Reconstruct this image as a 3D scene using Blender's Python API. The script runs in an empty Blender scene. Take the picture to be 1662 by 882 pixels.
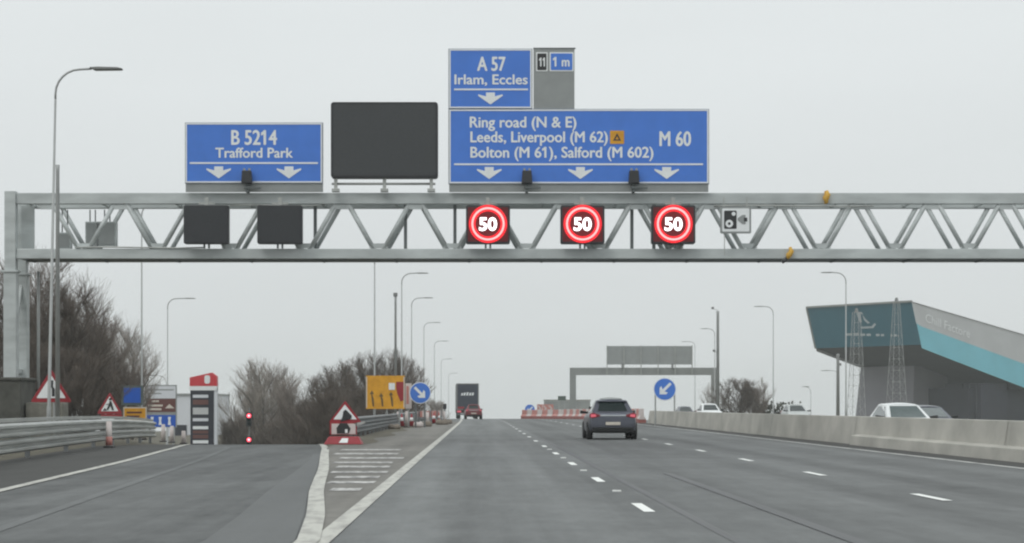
import bpy, math, random
import numpy as np
from mathutils import Vector, Matrix
R = math.radians
SC = bpy.context.scene
COL = SC.collection

# ------------------------------------------------------------------ camera
# real-world metres: x right, y forward along the motorway, z up; the camera sits 1.2 m above lane one
F, U0, V0, H = 3300.0, 778.0, 659.0, 1.2
cam = bpy.data.cameras.new("camera")
cam.sensor_width = 36.0
cam.lens = 36.0 * F / 1662.0
cam.shift_x = (831.0 - U0) / 1662.0
cam.shift_y = (V0 - 441.0) / 1662.0
cam.clip_start, cam.clip_end = 0.5, 6000
co = bpy.data.objects.new("camera", cam)
co.location = (0, 0, H)
co.rotation_euler = (R(90), 0, 0)
COL.objects.link(co)
SC.camera = co

# ------------------------------------------------------------------ overcast sky, weak soft sun, exposure
SUN_EL, SUN_AZ = R(48), R(215)
world = bpy.data.worlds.new("World")
SC.world = world
world.use_nodes = True
nt = world.node_tree
nt.nodes.clear()
wo = nt.nodes.new("ShaderNodeOutputWorld")
bg = nt.nodes.new("ShaderNodeBackground")
bg.inputs[1].default_value = 0.1
sky = nt.nodes.new("ShaderNodeTexSky")
sky.sky_type = 'NISHITA'
sky.sun_disc = False
sky.sun_elevation = SUN_EL
sky.sun_rotation = SUN_AZ
hs = nt.nodes.new("ShaderNodeHueSaturation")
hs.inputs['Saturation'].default_value = 0.12
nt.links.new(sky.outputs[0], hs.inputs['Color'])
tc = nt.nodes.new("ShaderNodeTexCoord")
sx = nt.nodes.new("ShaderNodeSeparateXYZ")
nt.links.new(tc.outputs['Generated'], sx.inputs[0])
mr = nt.nodes.new("ShaderNodeMapRange")
mr.inputs['From Min'].default_value = 0.0
mr.inputs['From Max'].default_value = 1.0
mr.inputs['To Min'].default_value = 6.9
mr.inputs['To Max'].default_value = 14.0
nt.links.new(sx.outputs['Z'], mr.inputs['Value'])
cn = nt.nodes.new("ShaderNodeTexNoise")            # faint unevenness of the cloud sheet
cn.inputs['Scale'].default_value = 2.6
cn.inputs['Detail'].default_value = 5
mp = nt.nodes.new("ShaderNodeMapping")
mp.inputs['Scale'].default_value = (1, 1, 4)
nt.links.new(tc.outputs['Generated'], mp.inputs[0])
nt.links.new(mp.outputs[0], cn.inputs['Vector'])
cr = nt.nodes.new("ShaderNodeMapRange")
cr.inputs['To Min'].default_value = 0.92
cr.inputs['To Max'].default_value = 1.08
nt.links.new(cn.outputs['Fac'], cr.inputs['Value'])
mu = nt.nodes.new("ShaderNodeMath"); mu.operation = 'MULTIPLY'
nt.links.new(mr.outputs[0], mu.inputs[0]); nt.links.new(cr.outputs[0], mu.inputs[1])
vm = nt.nodes.new("ShaderNodeVectorMath"); vm.operation = 'SCALE'
vm.inputs[0].default_value = (0.96, 1.012, 1.022)
nt.links.new(mu.outputs[0], vm.inputs['Scale'])
mx = nt.nodes.new("ShaderNodeMix"); mx.data_type = 'RGBA'
mx.inputs['Factor'].default_value = 0.9
nt.links.new(hs.outputs[0], mx.inputs['A']); nt.links.new(vm.outputs[0], mx.inputs['B'])
nt.links.new(mx.outputs['Result'], bg.inputs[0])
nt.links.new(bg.outputs[0], wo.inputs[0])

sl = bpy.data.lights.new("sun", 'SUN')
sl.energy = 0.6
sl.angle = R(25)
sl.color = (1.0, 0.97, 0.93)
so = bpy.data.objects.new("sun", sl)
d = Vector((math.sin(SUN_AZ) * math.cos(SUN_EL), math.cos(SUN_AZ) * math.cos(SUN_EL), math.sin(SUN_EL)))
so.rotation_euler = (-d).to_track_quat('-Z', 'Y').to_euler()
so.location = (0, 0, 60)
COL.objects.link(so)

SC.view_settings.view_transform = 'Standard'
SC.view_settings.look = 'None'
SC.view_settings.exposure = 0.0
SC.view_settings.gamma = 1.0
SC.view_settings.use_curve_mapping = False
SC.render.engine = 'CYCLES'
SC.cycles.use_denoising = True
SC.cycles.max_bounces = 6
SC.cycles.volume_bounces = 1
SC.cycles.filter_width = 2.2

# ------------------------------------------------------------------ materials
def srgb(r, g, b):
    f = lambda c: c / 12.92 if c <= 0.04045 else ((c + 0.055) / 1.055) ** 2.4
    return (f(r / 255.0), f(g / 255.0), f(b / 255.0))

def pm(name, col, rough=0.6, var=0.12, scale=3.0, metal=0.0, bump=0.0, stretch=(1, 1, 1), col2=None, spec=0.5, detail=6):
    m = bpy.data.materials.new(name)
    m.use_nodes = True
    t = m.node_tree
    b = t.nodes["Principled BSDF"]
    c = t.nodes.new("ShaderNodeTexCoord")
    p = t.nodes.new("ShaderNodeMapping")
    p.inputs['Scale'].default_value = stretch
    t.links.new(c.outputs['Object'], p.inputs[0])
    n = t.nodes.new("ShaderNodeTexNoise")
    n.inputs['Scale'].default_value = scale
    n.inputs['Detail'].default_value = detail
    n.inputs['Roughness'].default_value = 0.6
    t.links.new(p.outputs[0], n.inputs['Vector'])
    r = t.nodes.new("ShaderNodeValToRGB")
    a = col2 if col2 else tuple(x * (1 - var) for x in col)
    z = col if col2 else tuple(min(1, x * (1 + var)) for x in col)
    r.color_ramp.elements[0].position = 0.32
    r.color_ramp.elements[0].color = (*a, 1)
    r.color_ramp.elements[1].position = 0.68
    r.color_ramp.elements[1].color = (*z, 1)
    t.links.new(n.outputs['Fac'], r.inputs[0])
    t.links.new(r.outputs[0], b.inputs['Base Color'])
    b.inputs['Roughness'].default_value = rough
    b.inputs['Metallic'].default_value = metal
    b.inputs['Specular IOR Level'].default_value = spec
    if bump:
        bp = t.nodes.new("ShaderNodeBump")
        bp.inputs['Strength'].default_value = bump
        bp.inputs['Distance'].default_value = 0.02
        t.links.new(n.outputs['Fac'], bp.inputs['Height'])
        t.links.new(bp.outputs[0], b.inputs['Normal'])
    return m

def em(name, col, strength, base=0.5):
    m = bpy.data.materials.new(name)
    m.use_nodes = True
    b = m.node_tree.nodes["Principled BSDF"]
    b.inputs['Base Color'].default_value = (*[min(1, c) * base for c in col], 1)
    b.inputs['Emission Color'].default_value = (*col, 1)
    b.inputs['Emission Strength'].default_value = strength
    return m

def asphalt(name, base, tracks=(), trackamp=0.0, period=1.7, warm=0.0, amp=0.16, rough=0.62):
    m = bpy.data.materials.new(name)
    m.use_nodes = True
    t = m.node_tree
    b = t.nodes["Principled BSDF"]
    c = t.nodes.new("ShaderNodeTexCoord")
    def noise(scale, st, det=5, ro=0.6):
        p = t.nodes.new("ShaderNodeMapping")
        p.inputs['Scale'].default_value = st
        t.links.new(c.outputs['Object'], p.inputs[0])
        n = t.nodes.new("ShaderNodeTexNoise")
        n.inputs['Scale'].default_value = scale
        n.inputs['Detail'].default_value = det
        n.inputs['Roughness'].default_value = ro
        t.links.new(p.outputs[0], n.inputs['Vector'])
        return n.outputs['Fac']
    def mth(op, a, v):
        n = t.nodes.new("ShaderNodeMath"); n.operation = op
        for i, q in enumerate((a, v)):
            if isinstance(q, (int, float)):
                n.inputs[i].default_value = q
            else:
                t.links.new(q, n.inputs[i])
        return n.outputs[0]
    long_ = noise(1.0, (1.1, 0.02, 1), 6)         # streaks along the lane
    blot = noise(0.35, (1, 0.35, 1), 4)           # broad patches
    tran = noise(1.0, (0.05, 0.5, 1), 3)          # faint cross joints
    fine = noise(38, (1, 1, 1), 3, 0.7)
    mid = noise(3.2, (1, 0.3, 1), 6, 0.75)
    s = mth('MULTIPLY', mth('SUBTRACT', long_, 0.5), amp * 2.4)
    s = mth('ADD', s, mth('MULTIPLY', mth('SUBTRACT', blot, 0.5), amp * 1.5))
    s = mth('ADD', s, mth('MULTIPLY', mth('SUBTRACT', tran, 0.5), amp * 0.8))
    s = mth('ADD', s, mth('MULTIPLY', mth('SUBTRACT', fine, 0.5), 0.5))
    s = mth('ADD', s, mth('MULTIPLY', mth('SUBTRACT', mid, 0.5), amp * 1.6))
    if trackamp:
        sp = t.nodes.new("ShaderNodeSeparateXYZ")
        t.links.new(c.outputs['Object'], sp.inputs[0])
        w = mth('COSINE', mth('MULTIPLY', sp.outputs['X'], 2 * math.pi / period), 0)
        s = mth('ADD', s, mth('MULTIPLY', w, -trackamp))
    g = mth('MULTIPLY', mth('ADD', s, 1.0), base)
    cb = t.nodes.new("ShaderNodeCombineColor")
    t.links.new(mth('MULTIPLY', g, 0.97 + warm), cb.inputs[0])
    t.links.new(mth('MULTIPLY', g, 1.01), cb.inputs[1])
    t.links.new(mth('MULTIPLY', g, 1.0 - warm), cb.inputs[2])
    t.links.new(cb.outputs[0], b.inputs['Base Color'])
    b.inputs['Roughness'].default_value = rough
    b.inputs['Specular IOR Level'].default_value = 0.25
    bp = t.nodes.new("ShaderNodeBump")
    bp.inputs['Strength'].default_value = 0.25
    bp.inputs['Distance'].default_value = 0.01
    t.links.new(fine, bp.inputs['Height'])
    t.links.new(bp.outputs[0], b.inputs['Normal'])
    return m

def worn_paint(name, col, under, thr=0.42, scale=5.0, soft=0.12, rough=0.6):
    m = pm(name, col, rough, col2=under, scale=scale * 1.6, detail=8, stretch=(1, 0.22, 1))
    e = [n for n in m.node_tree.nodes if n.type == 'VALTORGB'][0].color_ramp.elements
    e[0].position = max(0, thr - soft); e[1].position = thr + soft
    return m

M = {}
M['asphalt'] = asphalt("motorway asphalt", 0.116, trackamp=0.08, period=1.72, amp=0.55, rough=0.72)
M['slip_asphalt'] = asphalt("slip road asphalt", 0.095, amp=0.75, rough=0.72)
M['lane_asphalt'] = asphalt("inside lane asphalt", 0.140, trackamp=0.07, period=1.72, amp=0.5, rough=0.72)
M['opp_asphalt'] = asphalt("opposite carriageway asphalt", 0.12)
M['gore_asphalt'] = asphalt("worn gore asphalt", 0.15, warm=0.085, amp=0.5, rough=0.8)
M['shoulder'] = asphalt("dirty shoulder asphalt", 0.052, warm=0.05, amp=0.3, rough=0.8)
M['joint'] = asphalt("light surface joint", 0.108, amp=0.5)
M['patch'] = asphalt("newer strip of asphalt", 0.104, amp=0.2)
M['white_paint'] = worn_paint("white road paint", (0.78, 0.79, 0.76), (0.45, 0.46, 0.45), 0.33, 6)
M['edge_paint'] = worn_paint("weathered edge line paint", (0.46, 0.455, 0.41), (0.26, 0.25, 0.23), 0.44, 3.5)
M['thin_paint'] = worn_paint("dirty thin edge line paint", (0.58, 0.58, 0.55), (0.22, 0.22, 0.21), 0.42, 2)
M['hatch_paint'] = worn_paint("worn hatch paint", (0.50, 0.49, 0.47), (0.15, 0.145, 0.14), 0.47, 4)
M['tar'] = worn_paint("tar seam", (0.094, 0.096, 0.097), (0.064, 0.066, 0.068), 0.46, 0.4, 0.2)
M['earth'] = pm("rough winter verge", (0.10, 0.095, 0.06), 0.95, col2=(0.065, 0.05, 0.038), scale=0.9, bump=0.4)
M['steel'] = pm("galvanised gantry paint", (0.46, 0.49, 0.485), 0.55, 0.2, 1.1, 0.1, stretch=(0.5, 1, 1.6))
M['steel_dark'] = pm("shaded grating steel", (0.13, 0.145, 0.145), 0.6, 0.15, 2.0, 0.2)
M['galv'] = pm("galvanised rail", (0.40, 0.41, 0.39), 0.45, 0.2, 1.2, 0.45, stretch=(1, 0.3, 3))
M['rail_dark'] = pm("weathered rail", (0.17, 0.18, 0.185), 0.55, 0.2, 1.2, 0.3)
M['pole'] = pm("grey lamp column", (0.34, 0.35, 0.345), 0.5, 0.1, 2, 0.2)
M['lantern'] = pm("lantern casing", (0.20, 0.205, 0.20), 0.5, 0.1, 3)
M['blue'] = pm("blue sign sheeting", srgb(66, 120, 208), 0.45, 0.06, 1.2)
M['blue_dark'] = pm("deep blue sheeting", srgb(20, 84, 180), 0.45, 0.08, 1.2)
M['sign_white'] = pm("white sign sheeting", (0.78, 0.80, 0.80), 0.45, 0.05, 2)
M['sign_black'] = pm("black sign sheeting", (0.02, 0.021, 0.022), 0.5, 0.1, 2)
M['sign_red'] = pm("red sign sheeting", srgb(146, 36, 46), 0.5, 0.12, 3)
M['sign_grey'] = pm("grey sign backing", (0.27, 0.285, 0.28), 0.6, 0.08, 1.4)
M['sign_yellow'] = pm("yellow sign sheeting", srgb(226, 164, 36), 0.5, 0.10, 2.2, col2=srgb(196, 138, 26))
M['faded_black'] = pm("faded black marking", (0.13, 0.085, 0.03), 0.6, 0.2, 4)
M['sign_brown'] = pm("brown sign sheeting", srgb(96, 56, 50), 0.5, 0.1, 2)
M['screen'] = pm("unlit led panel", (0.042, 0.045, 0.048), 0.55, 0.12, 14, bump=0.1)
M['screen_dark'] = pm("black led panel", (0.026, 0.028, 0.032), 0.55, 0.15, 14, bump=0.1)
M['casing'] = pm("black signal casing", (0.022, 0.023, 0.026), 0.45, 0.12, 4)
M['concrete'] = pm("barrier concrete", (0.47, 0.455, 0.41), 0.9, col2=(0.31, 0.30, 0.27), scale=0.8, bump=0.2, stretch=(1, 0.55, 0.8), detail=12)
M['concrete_old'] = pm("weathered concrete", (0.26, 0.25, 0.215), 0.9, col2=(0.13, 0.125, 0.105), scale=1.4, bump=0.2)
M['concrete_dark'] = pm("mossy dark concrete", (0.085, 0.085, 0.075), 0.9, 0.3, 1.6, bump=0.2)
M['bark'] = pm("bare bark", (0.085, 0.075, 0.065), 0.95, 0.25, 3)
M['twig'] = pm("winter twigs", (0.185, 0.155, 0.135), 0.95, 0.3, 0.9)
M['twig_pale'] = pm("pale winter twigs", (0.28, 0.25, 0.22), 0.95, 0.3, 0.9)
M['twig_dark'] = pm("dark ivy clad twigs", (0.12, 0.098, 0.082), 0.95, 0.35, 0.8)
M['hedge'] = pm("dull hedge leaves", (0.06, 0.065, 0.045), 0.95, 0.35, 1.2)
M['led_red'] = em("red led ring", (1.0, 0.014, 0.026), 1.2, 0.1)
M['bloom_dim'] = em("dim painted red bloom", (1.0, 0.01, 0.03), 0.12, 0.03)  # camera bloom within the ring, painted as weak emission
M['bloom_faint'] = em("faint painted red bloom", (1.0, 0.01, 0.03), 0.06, 0.03)  # weaker bloom for the rest of the face, also painted as emission
M['led_hot'] = em("bright red led ring", (1.0, 0.42, 0.42), 1.3)
M['led_white'] = em("white led digits", (1.0, 0.97, 0.98), 2.2)
M['led_stop'] = em("red stop lamp", (1.0, 0.04, 0.08), 2.4)
M['led_core'] = em("bright core of stop lamp", (1.0, 0.55, 0.6), 1.6)
M['tail_lit'] = em("lit tail lamp", (0.8, 0.14, 0.19), 0.5)
M['tail'] = pm("tail lamp plastic", srgb(120, 32, 44), 0.3, 0.1, 6)
M['car_grey'] = pm("dark grey car paint", (0.12, 0.127, 0.155), 0.28, 0.06, 2, 0.6)
M['car_red'] = pm("red car paint", srgb(116, 46, 52), 0.3, 0.06, 2, 0.1)
M['car_white'] = pm("white car paint", (0.74, 0.76, 0.76), 0.3, 0.04, 2)
M['car_silver'] = pm("silver car paint", (0.42, 0.44, 0.43), 0.3, 0.05, 2, 0.3)
M['glass'] = pm("dark car glass", (0.012, 0.02, 0.02), 0.12, 0.1, 3, spec=0.22)
M['glass_pale'] = pm("bright car glass", (0.10, 0.125, 0.125), 0.1, 0.15, 3)
M['plastic'] = pm("black bumper plastic", (0.02, 0.021, 0.022), 0.6, 0.15, 4)
M['tyre'] = pm("tyre rubber", (0.018, 0.018, 0.019), 0.8, 0.15, 6)
M['rim'] = pm("alloy rim", (0.32, 0.33, 0.34), 0.35, 0.1, 4, 0.6)
M['chrome'] = pm("bright trim", (0.55, 0.58, 0.60), 0.2, 0.05, 4, 0.7)
M['plate'] = pm("reflective number plate", (0.58, 0.53, 0.46), 0.5, 0.08, 8)
M['truck_box'] = pm("dark blue trailer paint", (0.035, 0.042, 0.06), 0.45, 0.15, 1.2)
M['teal_dark'] = pm("dark teal cladding", srgb(38, 98, 114), 0.3, 0.07, 0.25, stretch=(1, 1, 0.3))
M['teal'] = pm("light teal cladding", srgb(118, 190, 204), 0.5, 0.07, 0.2)
M['cladding'] = pm("grey roof cladding", (0.50, 0.51, 0.51), 0.6, 0.06, 0.2)
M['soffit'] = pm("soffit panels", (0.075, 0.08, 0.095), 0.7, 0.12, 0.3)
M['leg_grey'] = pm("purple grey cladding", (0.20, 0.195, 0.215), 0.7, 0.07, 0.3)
M['annex'] = pm("dark cladding and recess shade", (0.02, 0.022, 0.034), 0.85, 0.25, 0.2)  # dark cladding; on the building, recess shade is put into the colour
M['white_wall'] = pm("pale warehouse cladding", (0.62, 0.64, 0.67), 0.6, 0.05, 0.3)
M['plastic_red'] = pm("red barrier plastic", srgb(186, 126, 118), 0.6, 0.12, 1.5)
M['plastic_white'] = pm("white barrier plastic", (0.56, 0.50, 0.48), 0.6, 0.12, 1.5)
M['barrier_base'] = pm("dirty red barrier base", srgb(142, 84, 78), 0.7, 0.15, 2)
M['faded_white'] = pm("faded white lettering", (0.42, 0.47, 0.49), 0.6, 0.1, 1)
M['cap_red'] = pm("bright red totem cap", srgb(196, 48, 58), 0.4, 0.06, 1)
M['sand'] = pm("sandbag cloth", (0.20, 0.17, 0.14), 0.95, 0.3, 5, bump=0.3)
M['strap'] = pm("yellow strap", srgb(205, 160, 62), 0.6, 0.12, 6)
M['parapet'] = pm("distant parapet", (0.24, 0.25, 0.24), 0.8, 0.12, 0.4)
M['green_sign'] = pm("dark green panel", (0.045, 0.07, 0.055), 0.6, 0.1, 1)

# ------------------------------------------------------------------ mesh helpers
class MB:
    def __init__(s):
        s.v, s.f, s.m = [], [], []
    def add(s, vs, fs, m=0):
        o = len(s.v)
        s.v += [tuple(q) for q in vs]
        s.f += [tuple(i + o for i in q) for q in fs]
        s.m += [m] * len(fs)
        return s
    def box(s, x0, x1, y0, y1, z0, z1, m=0):
        vs = [(x, y, z) for z in (z0, z1) for y in (y0, y1) for x in (x0, x1)]
        return s.add(vs, [(0, 2, 3, 1), (4, 5, 7, 6), (0, 1, 5, 4), (2, 6, 7, 3), (0, 4, 6, 2), (1, 3, 7, 5)], m)
    def hexa(s, b4, t4, m=0):                    # bottom ring and top ring of four corners
        return s.add(list(b4) + list(t4), [(3, 2, 1, 0), (4, 5, 6, 7), (0, 1, 5, 4), (1, 2, 6, 5), (2, 3, 7, 6), (3, 0, 4, 7)], m)
    def path(s, pts, rad, n=8, m=0, caps=True):
        pts = [Vector(p) for p in pts]
        k = len(pts)
        if not hasattr(rad, '__len__'):
            rad = [rad] * k
        d0 = (pts[1] - pts[0]).normalized()
        up = Vector((0, 0, 1)) if abs(d0.z) < 0.9 else Vector((0, 1, 0))
        a = d0.cross(up).normalized()
        vs = []
        for i in range(k):
            dd = (pts[min(i + 1, k - 1)] - pts[max(i - 1, 0)]).normalized()
            a = (a - dd * a.dot(dd)).normalized()
            b = dd.cross(a)
            for j in range(n):
                q = 2 * math.pi * (j + 0.5) / n
                vs.append(pts[i] + (a * math.cos(q) + b * math.sin(q)) * rad[i])
        fs = [(i * n + j, i * n + (j + 1) % n, (i + 1) * n + (j + 1) % n, (i + 1) * n + j) for i in range(k - 1) for j in range(n)]
        if caps:
            fs += [tuple(reversed(range(n))), tuple((k - 1) * n + j for j in range(n))]
        return s.add(vs, fs, m)
    def bar(s, p0, p1, w, h=None, m=0):
        return s.path([p0, p1], (w if h is None else (w + h) / 2) * 0.7071, 4, m)
    def prism(s, poly, y0, y1, m=0):             # (x, z) outline seen from the front, y0 < y1
        n = len(poly)
        ar = sum(poly[i][0] * poly[(i + 1) % n][1] - poly[(i + 1) % n][0] * poly[i][1] for i in range(n))
        if ar < 0:
            poly = poly[::-1]
        vs = [(x, y0, z) for x, z in poly] + [(x, y1, z) for x, z in poly]
        fs = [tuple(range(n)), tuple(reversed(range(n, 2 * n)))]
        fs += [((i + 1) % n, i, i + n, (i + 1) % n + n) for i in range(n)]
        return s.add(vs, fs, m)
    def ring(s, cx, cz, r0, r1, y0, y1, n=48, m=0):
        vs, fs = [], []
        for i in range(n):
            q = 2 * math.pi * i / n
            for r, y in ((r0, y0), (r1, y0), (r1, y1), (r0, y1)):
                vs.append((cx + r * math.cos(q), y, cz + r * math.sin(q)))
        for i in range(n):
            a, b = 4 * i, 4 * ((i + 1) % n)
            for j in range(4):
                fs.append((a + j, a + (j + 1) % 4, b + (j + 1) % 4, b + j))
        return s.add(vs, fs, m)
    def build(s, name, mats, parent=None, smooth=False, bevel=0.0, seg=2):
        me = bpy.data.meshes.new(name)
        me.from_pydata(s.v, [], s.f)
        mats = mats if isinstance(mats, (list, tuple)) else [mats]
        for q in mats:
            me.materials.append(M[q] if isinstance(q, str) else q)
        if len(mats) > 1:
            me.polygons.foreach_set('material_index', s.m)
        if smooth:
            me.polygons.foreach_set('use_smooth', [len(f_) <= 4 for f_ in s.f])
        me.update()
        o = bpy.data.objects.new(name, me)
        COL.objects.link(o)
        if parent:
            o.parent = parent
        if bevel:
            b = o.modifiers.new("bevel", 'BEVEL'); b.width = bevel; b.segments = seg; b.limit_method = 'ANGLE'
        return o

def rrect(x0, x1, z0, z1, r=0.05, n=4):
    out = []
    for cx, cz, a in ((x1 - r, z1 - r, 0), (x0 + r, z1 - r, 90), (x0 + r, z0 + r, 180), (x1 - r, z0 + r, 270)):
        for i in range(n + 1):
            q = R(a + 90 * i / n)
            out.append((cx + r * math.cos(q), cz + r * math.sin(q)))
    return out
def disc(cx, cz, r, n=32):
    return [(cx + r * math.cos(2 * math.pi * i / n), cz + r * math.sin(2 * math.pi * i / n)) for i in range(n)]
def inset_tri(cx, z0, w, h, r=0.06, n=4):        # triangle with rounded corners, apex up
    P = [Vector((cx - w / 2, z0)), Vector((cx + w / 2, z0)), Vector((cx, z0 + h))]
    out = []
    for i in range(3):
        a, b, c = P[i - 1], P[i], P[(i + 1) % 3]
        p, q = b + (a - b).normalized() * r * 1.6, b + (c - b).normalized() * r * 1.6
        for k in range(n + 1):
            s_ = k / n
            e = p * (1 - s_) ** 2 + b * 2 * s_ * (1 - s_) + q * s_ ** 2
            out.append((e.x, e.y))
    return out

def thing(name, label, cat, loc=(0, 0, 0), rz=0.0, group=None):
    o = bpy.data.objects.new(name, None)
    o.empty_display_size = 0.2
    COL.objects.link(o)
    o.location = loc
    o.rotation_euler = (0, 0, rz)
    o['label'] = label; o['category'] = cat
    if group: o['group'] = group
    return o
def tag(o, label, cat, group=None):
    o['label'] = label; o['category'] = cat
    if group: o['group'] = group
    return o
def struct(o):
    o['kind'] = 'structure'
    return o
def dup(root, label, loc=None, rz=None, scale=None, group=None):
    r = root.copy(); COL.objects.link(r)
    r['label'] = label
    if loc is not None: r.location = loc
    if rz is not None: r.rotation_euler = (0, 0, rz)
    if scale is not None: r.scale = scale
    if group: r['group'] = group
    for ch in root.children:
        c = ch.copy(); COL.objects.link(c); c.parent = r
        for g in ch.children:
            e = g.copy(); COL.objects.link(e); e.parent = c
    return r

_tc = {}
def text_geo(body, bold=0.018, spacing=1.0):
    key = (body, bold, spacing)
    if key not in _tc:
        cu = bpy.data.curves.new("lettering", 'FONT')
        cu.body = body; cu.offset = bold; cu.resolution_u = 3; cu.space_character = spacing
        cu.fill_mode = 'FRONT'
        ob = bpy.data.objects.new("lettering", cu)
        COL.objects.link(ob)
        dg = bpy.context.evaluated_depsgraph_get()
        me = bpy.data.meshes.new_from_object(ob.evaluated_get(dg))
        vs = [tuple(v.co[:2]) for v in me.vertices]
        fs = [tuple(p.vertices) for p in me.polygons]
        if '1' in body:                                # give the figure 1 its flag
            par = list(range(len(vs)))
            def find(i):
                while par[i] != i: i = par[i]
                return i
            for f_ in fs:
                for q in f_[1:]: par[find(q)] = find(f_[0])
            isl = {}
            for i in range(len(vs)): isl.setdefault(find(i), []).append(vs[i])
            bb = [(min(p[0] for p in l), max(p[0] for p in l), min(p[1] for p in l), max(p[1] for p in l), k_) for k_, l in isl.items()]
            bb = sorted(b_ for b_ in bb if b_[1] - b_[0] < 0.22 and b_[3] - b_[2] > 0.5)
            thin = [c for c in body if c in "1Il"]
            for c, (a, b2, zb_, zt, k_) in zip(thin, bb):
                if c != '1': continue
                fs = [f_ for f_ in fs if find(f_[0]) != k_]
                o = len(vs); par += list(range(o, o + 8))
                vs += [(a, zb_), (b2, zb_), (b2, zt), (a, zt), (a - 0.05, zt - 0.06), (a - 0.15, zt - 0.11), (a - 0.15, zt - 0.24), (a, zt - 0.16)]
                fs.append(tuple(range(o, o + 8)))
            keep = sorted({q for f_ in fs for q in f_}); mp_ = {q: i for i, q in enumerate(keep)}
            vs = [vs[q] for q in keep]; fs = [tuple(mp_[q] for q in f_) for f_ in fs]
        bpy.data.objects.remove(ob); bpy.data.curves.remove(cu); bpy.data.meshes.remove(me)
        _tc[key] = (vs, fs)
    return _tc[key]
def lettering(parent, body, x0, x1, z0, cap, y, mat='sign_white', name='lettering', bold=0.008, spacing=1.0, fn=None, build=True, mb=None, weight=0.035):
    """letters of cap height `cap` standing on z0, fitted between x0 and x1, just in front of y"""
    vs, fs = text_geo(body, bold, spacing)
    hv, _ = text_geo("H", bold, spacing)
    ch = max(p[1] for p in hv)
    xa, xb = min(p[0] for p in vs), max(p[0] for p in vs)
    k = (x1 - x0) / (xb - xa)
    mb = mb or MB()
    wt = weight * cap
    for n_, (ox, oz) in enumerate(((0, 0), (wt, 0), (-wt, 0), (0, wt * 0.7), (0, -wt * 0.7)) if weight else ((0, 0),)):   # stroke weight
        pts = [(x0 + (p[0] - xa) * k + ox, y - 0.0006 * n_, z0 + p[1] * cap / ch + oz) for p in vs]
        if fn: pts = [fn(*p) for p in pts]
        mb.add(pts, fs)
    return mb.build(name, mat, parent) if build else mb

# ------------------------------------------------------------------ the lie of the land
def zm(y):                                        # motorway: level, then over a crest
    if y < 140: return 0.0
    if y < 420: return -(y - 140) ** 2 / 30000.0
    return -2.613 - 0.0187 * (y - 420)
def zs(y):                                        # slip road dropping away to the roundabout
    if y < 50: return 0.0
    if y < 130: return -(y - 50) ** 2 / 2684.0
    return max(-6.6, -2.384 - 0.0596 * (y - 130))
def lerp_pts(p):
    xs = [q[0] for q in p]; ys = [q[1] for q in p]
    return lambda y: float(np.interp(y, xs, ys))
XL = lerp_pts([(-40, -2.8), (0, -5.1), (29, -6.87), (43, -7.7), (50, -8.2), (58, -8.85), (72, -10.4), (90, -12.8), (120, -17), (160, -22.5), (200, -28), (210, -29.4), (900, -60), (4000, -60)])
XR = lerp_pts([(-40, -1.45), (17.8, -1.5), (22, -1.78), (28, -2.24), (37, -2.85), (46, -3.5), (58, -4.4), (70, -5.4), (90, -7.5), (120, -11.3), (160, -16.5), (200, -22), (210, -23.4), (900, -50), (4000, -50)])
def bend(y):
    return 0.0 if y < 130 else -0.9 * (min(y, 420) / 100 - 1.3) ** 2 * 0.8
def zv(y): return 0.5 * zs(y)                     # left verge stays higher than the slip road
ROWS = [-40, -20, 0, 8, 14] + list(range(18, 244, 4)) + list(range(250, 430, 20)) + [480, 540, 620, 800, 1200, 2000, 3500]

def strip(name, xa, xb, rows, zf, lift, mat, parent=None, kind=True, n=1):
    mb = MB()
    vs, fs = [], []
    for y in rows:
        a, b = xa(y), xb(y)
        for i in range(n + 1):
            x = a + (b - a) * i / n
            vs.append((x, y, zf(y) + lift))
    for r in range(len(rows) - 1):
        for i in range(n):
            p = r * (n + 1) + i
            fs.append((p, p + 1, p + n + 2, p + n + 1))
    mb.add(vs, fs)
    o = mb.build(name, mat, parent)
    if kind and parent is None: struct(o)
    return o

rnd = random.Random(4)
def ground_row(y):
    xl, xr = XL(y), XR(y)
    g = max(xr, -4.7)
    far = -2.0 if y < 150 else max(-6.6, -2.0 - (y - 150) * 0.06)
    m, s, v = zm(y), zs(y), zv(y)
    b = bend(y)
    if y > 420:
        far, s, v = (min(q, m) for q in (far, s, v))
    return [(-3000, far), (-400, far), (-140, far), (-70, min(v, 0) * 0.7 + far * 0.3), (xl - 20, v - 0.4), (xl - 9, v + 0.25), (xl - 2.7, v), (xl - 0.2, s), (xr + 0.2, s), (g + 0.25, m - (0.04 if g > xr else 0)),
            (-1.5 + b, m), (11.2 + b, m), (12.2 + b, m - 0.15), (27 + b, m - 0.15), (36, m - 0.3), (60, m - 1.2), (160, min(m - 1.2, far)), (600, min(m - 1.2, far)), (3000, min(m - 1.2, far))]
mb = MB(); vs = []; fs = []
for y in ROWS:
    row = ground_row(y)
    vs += [(x, y, z - 0.03) for x, z in row]
nc = len(row)
for r in range(len(ROWS) - 1):
    for i in range(nc - 1):
        p = r * nc + i
        fs.append((p, p + 1, p + nc + 1, p + nc))
ground = struct(mb.add(vs, fs).build("ground", 'earth'))

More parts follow.
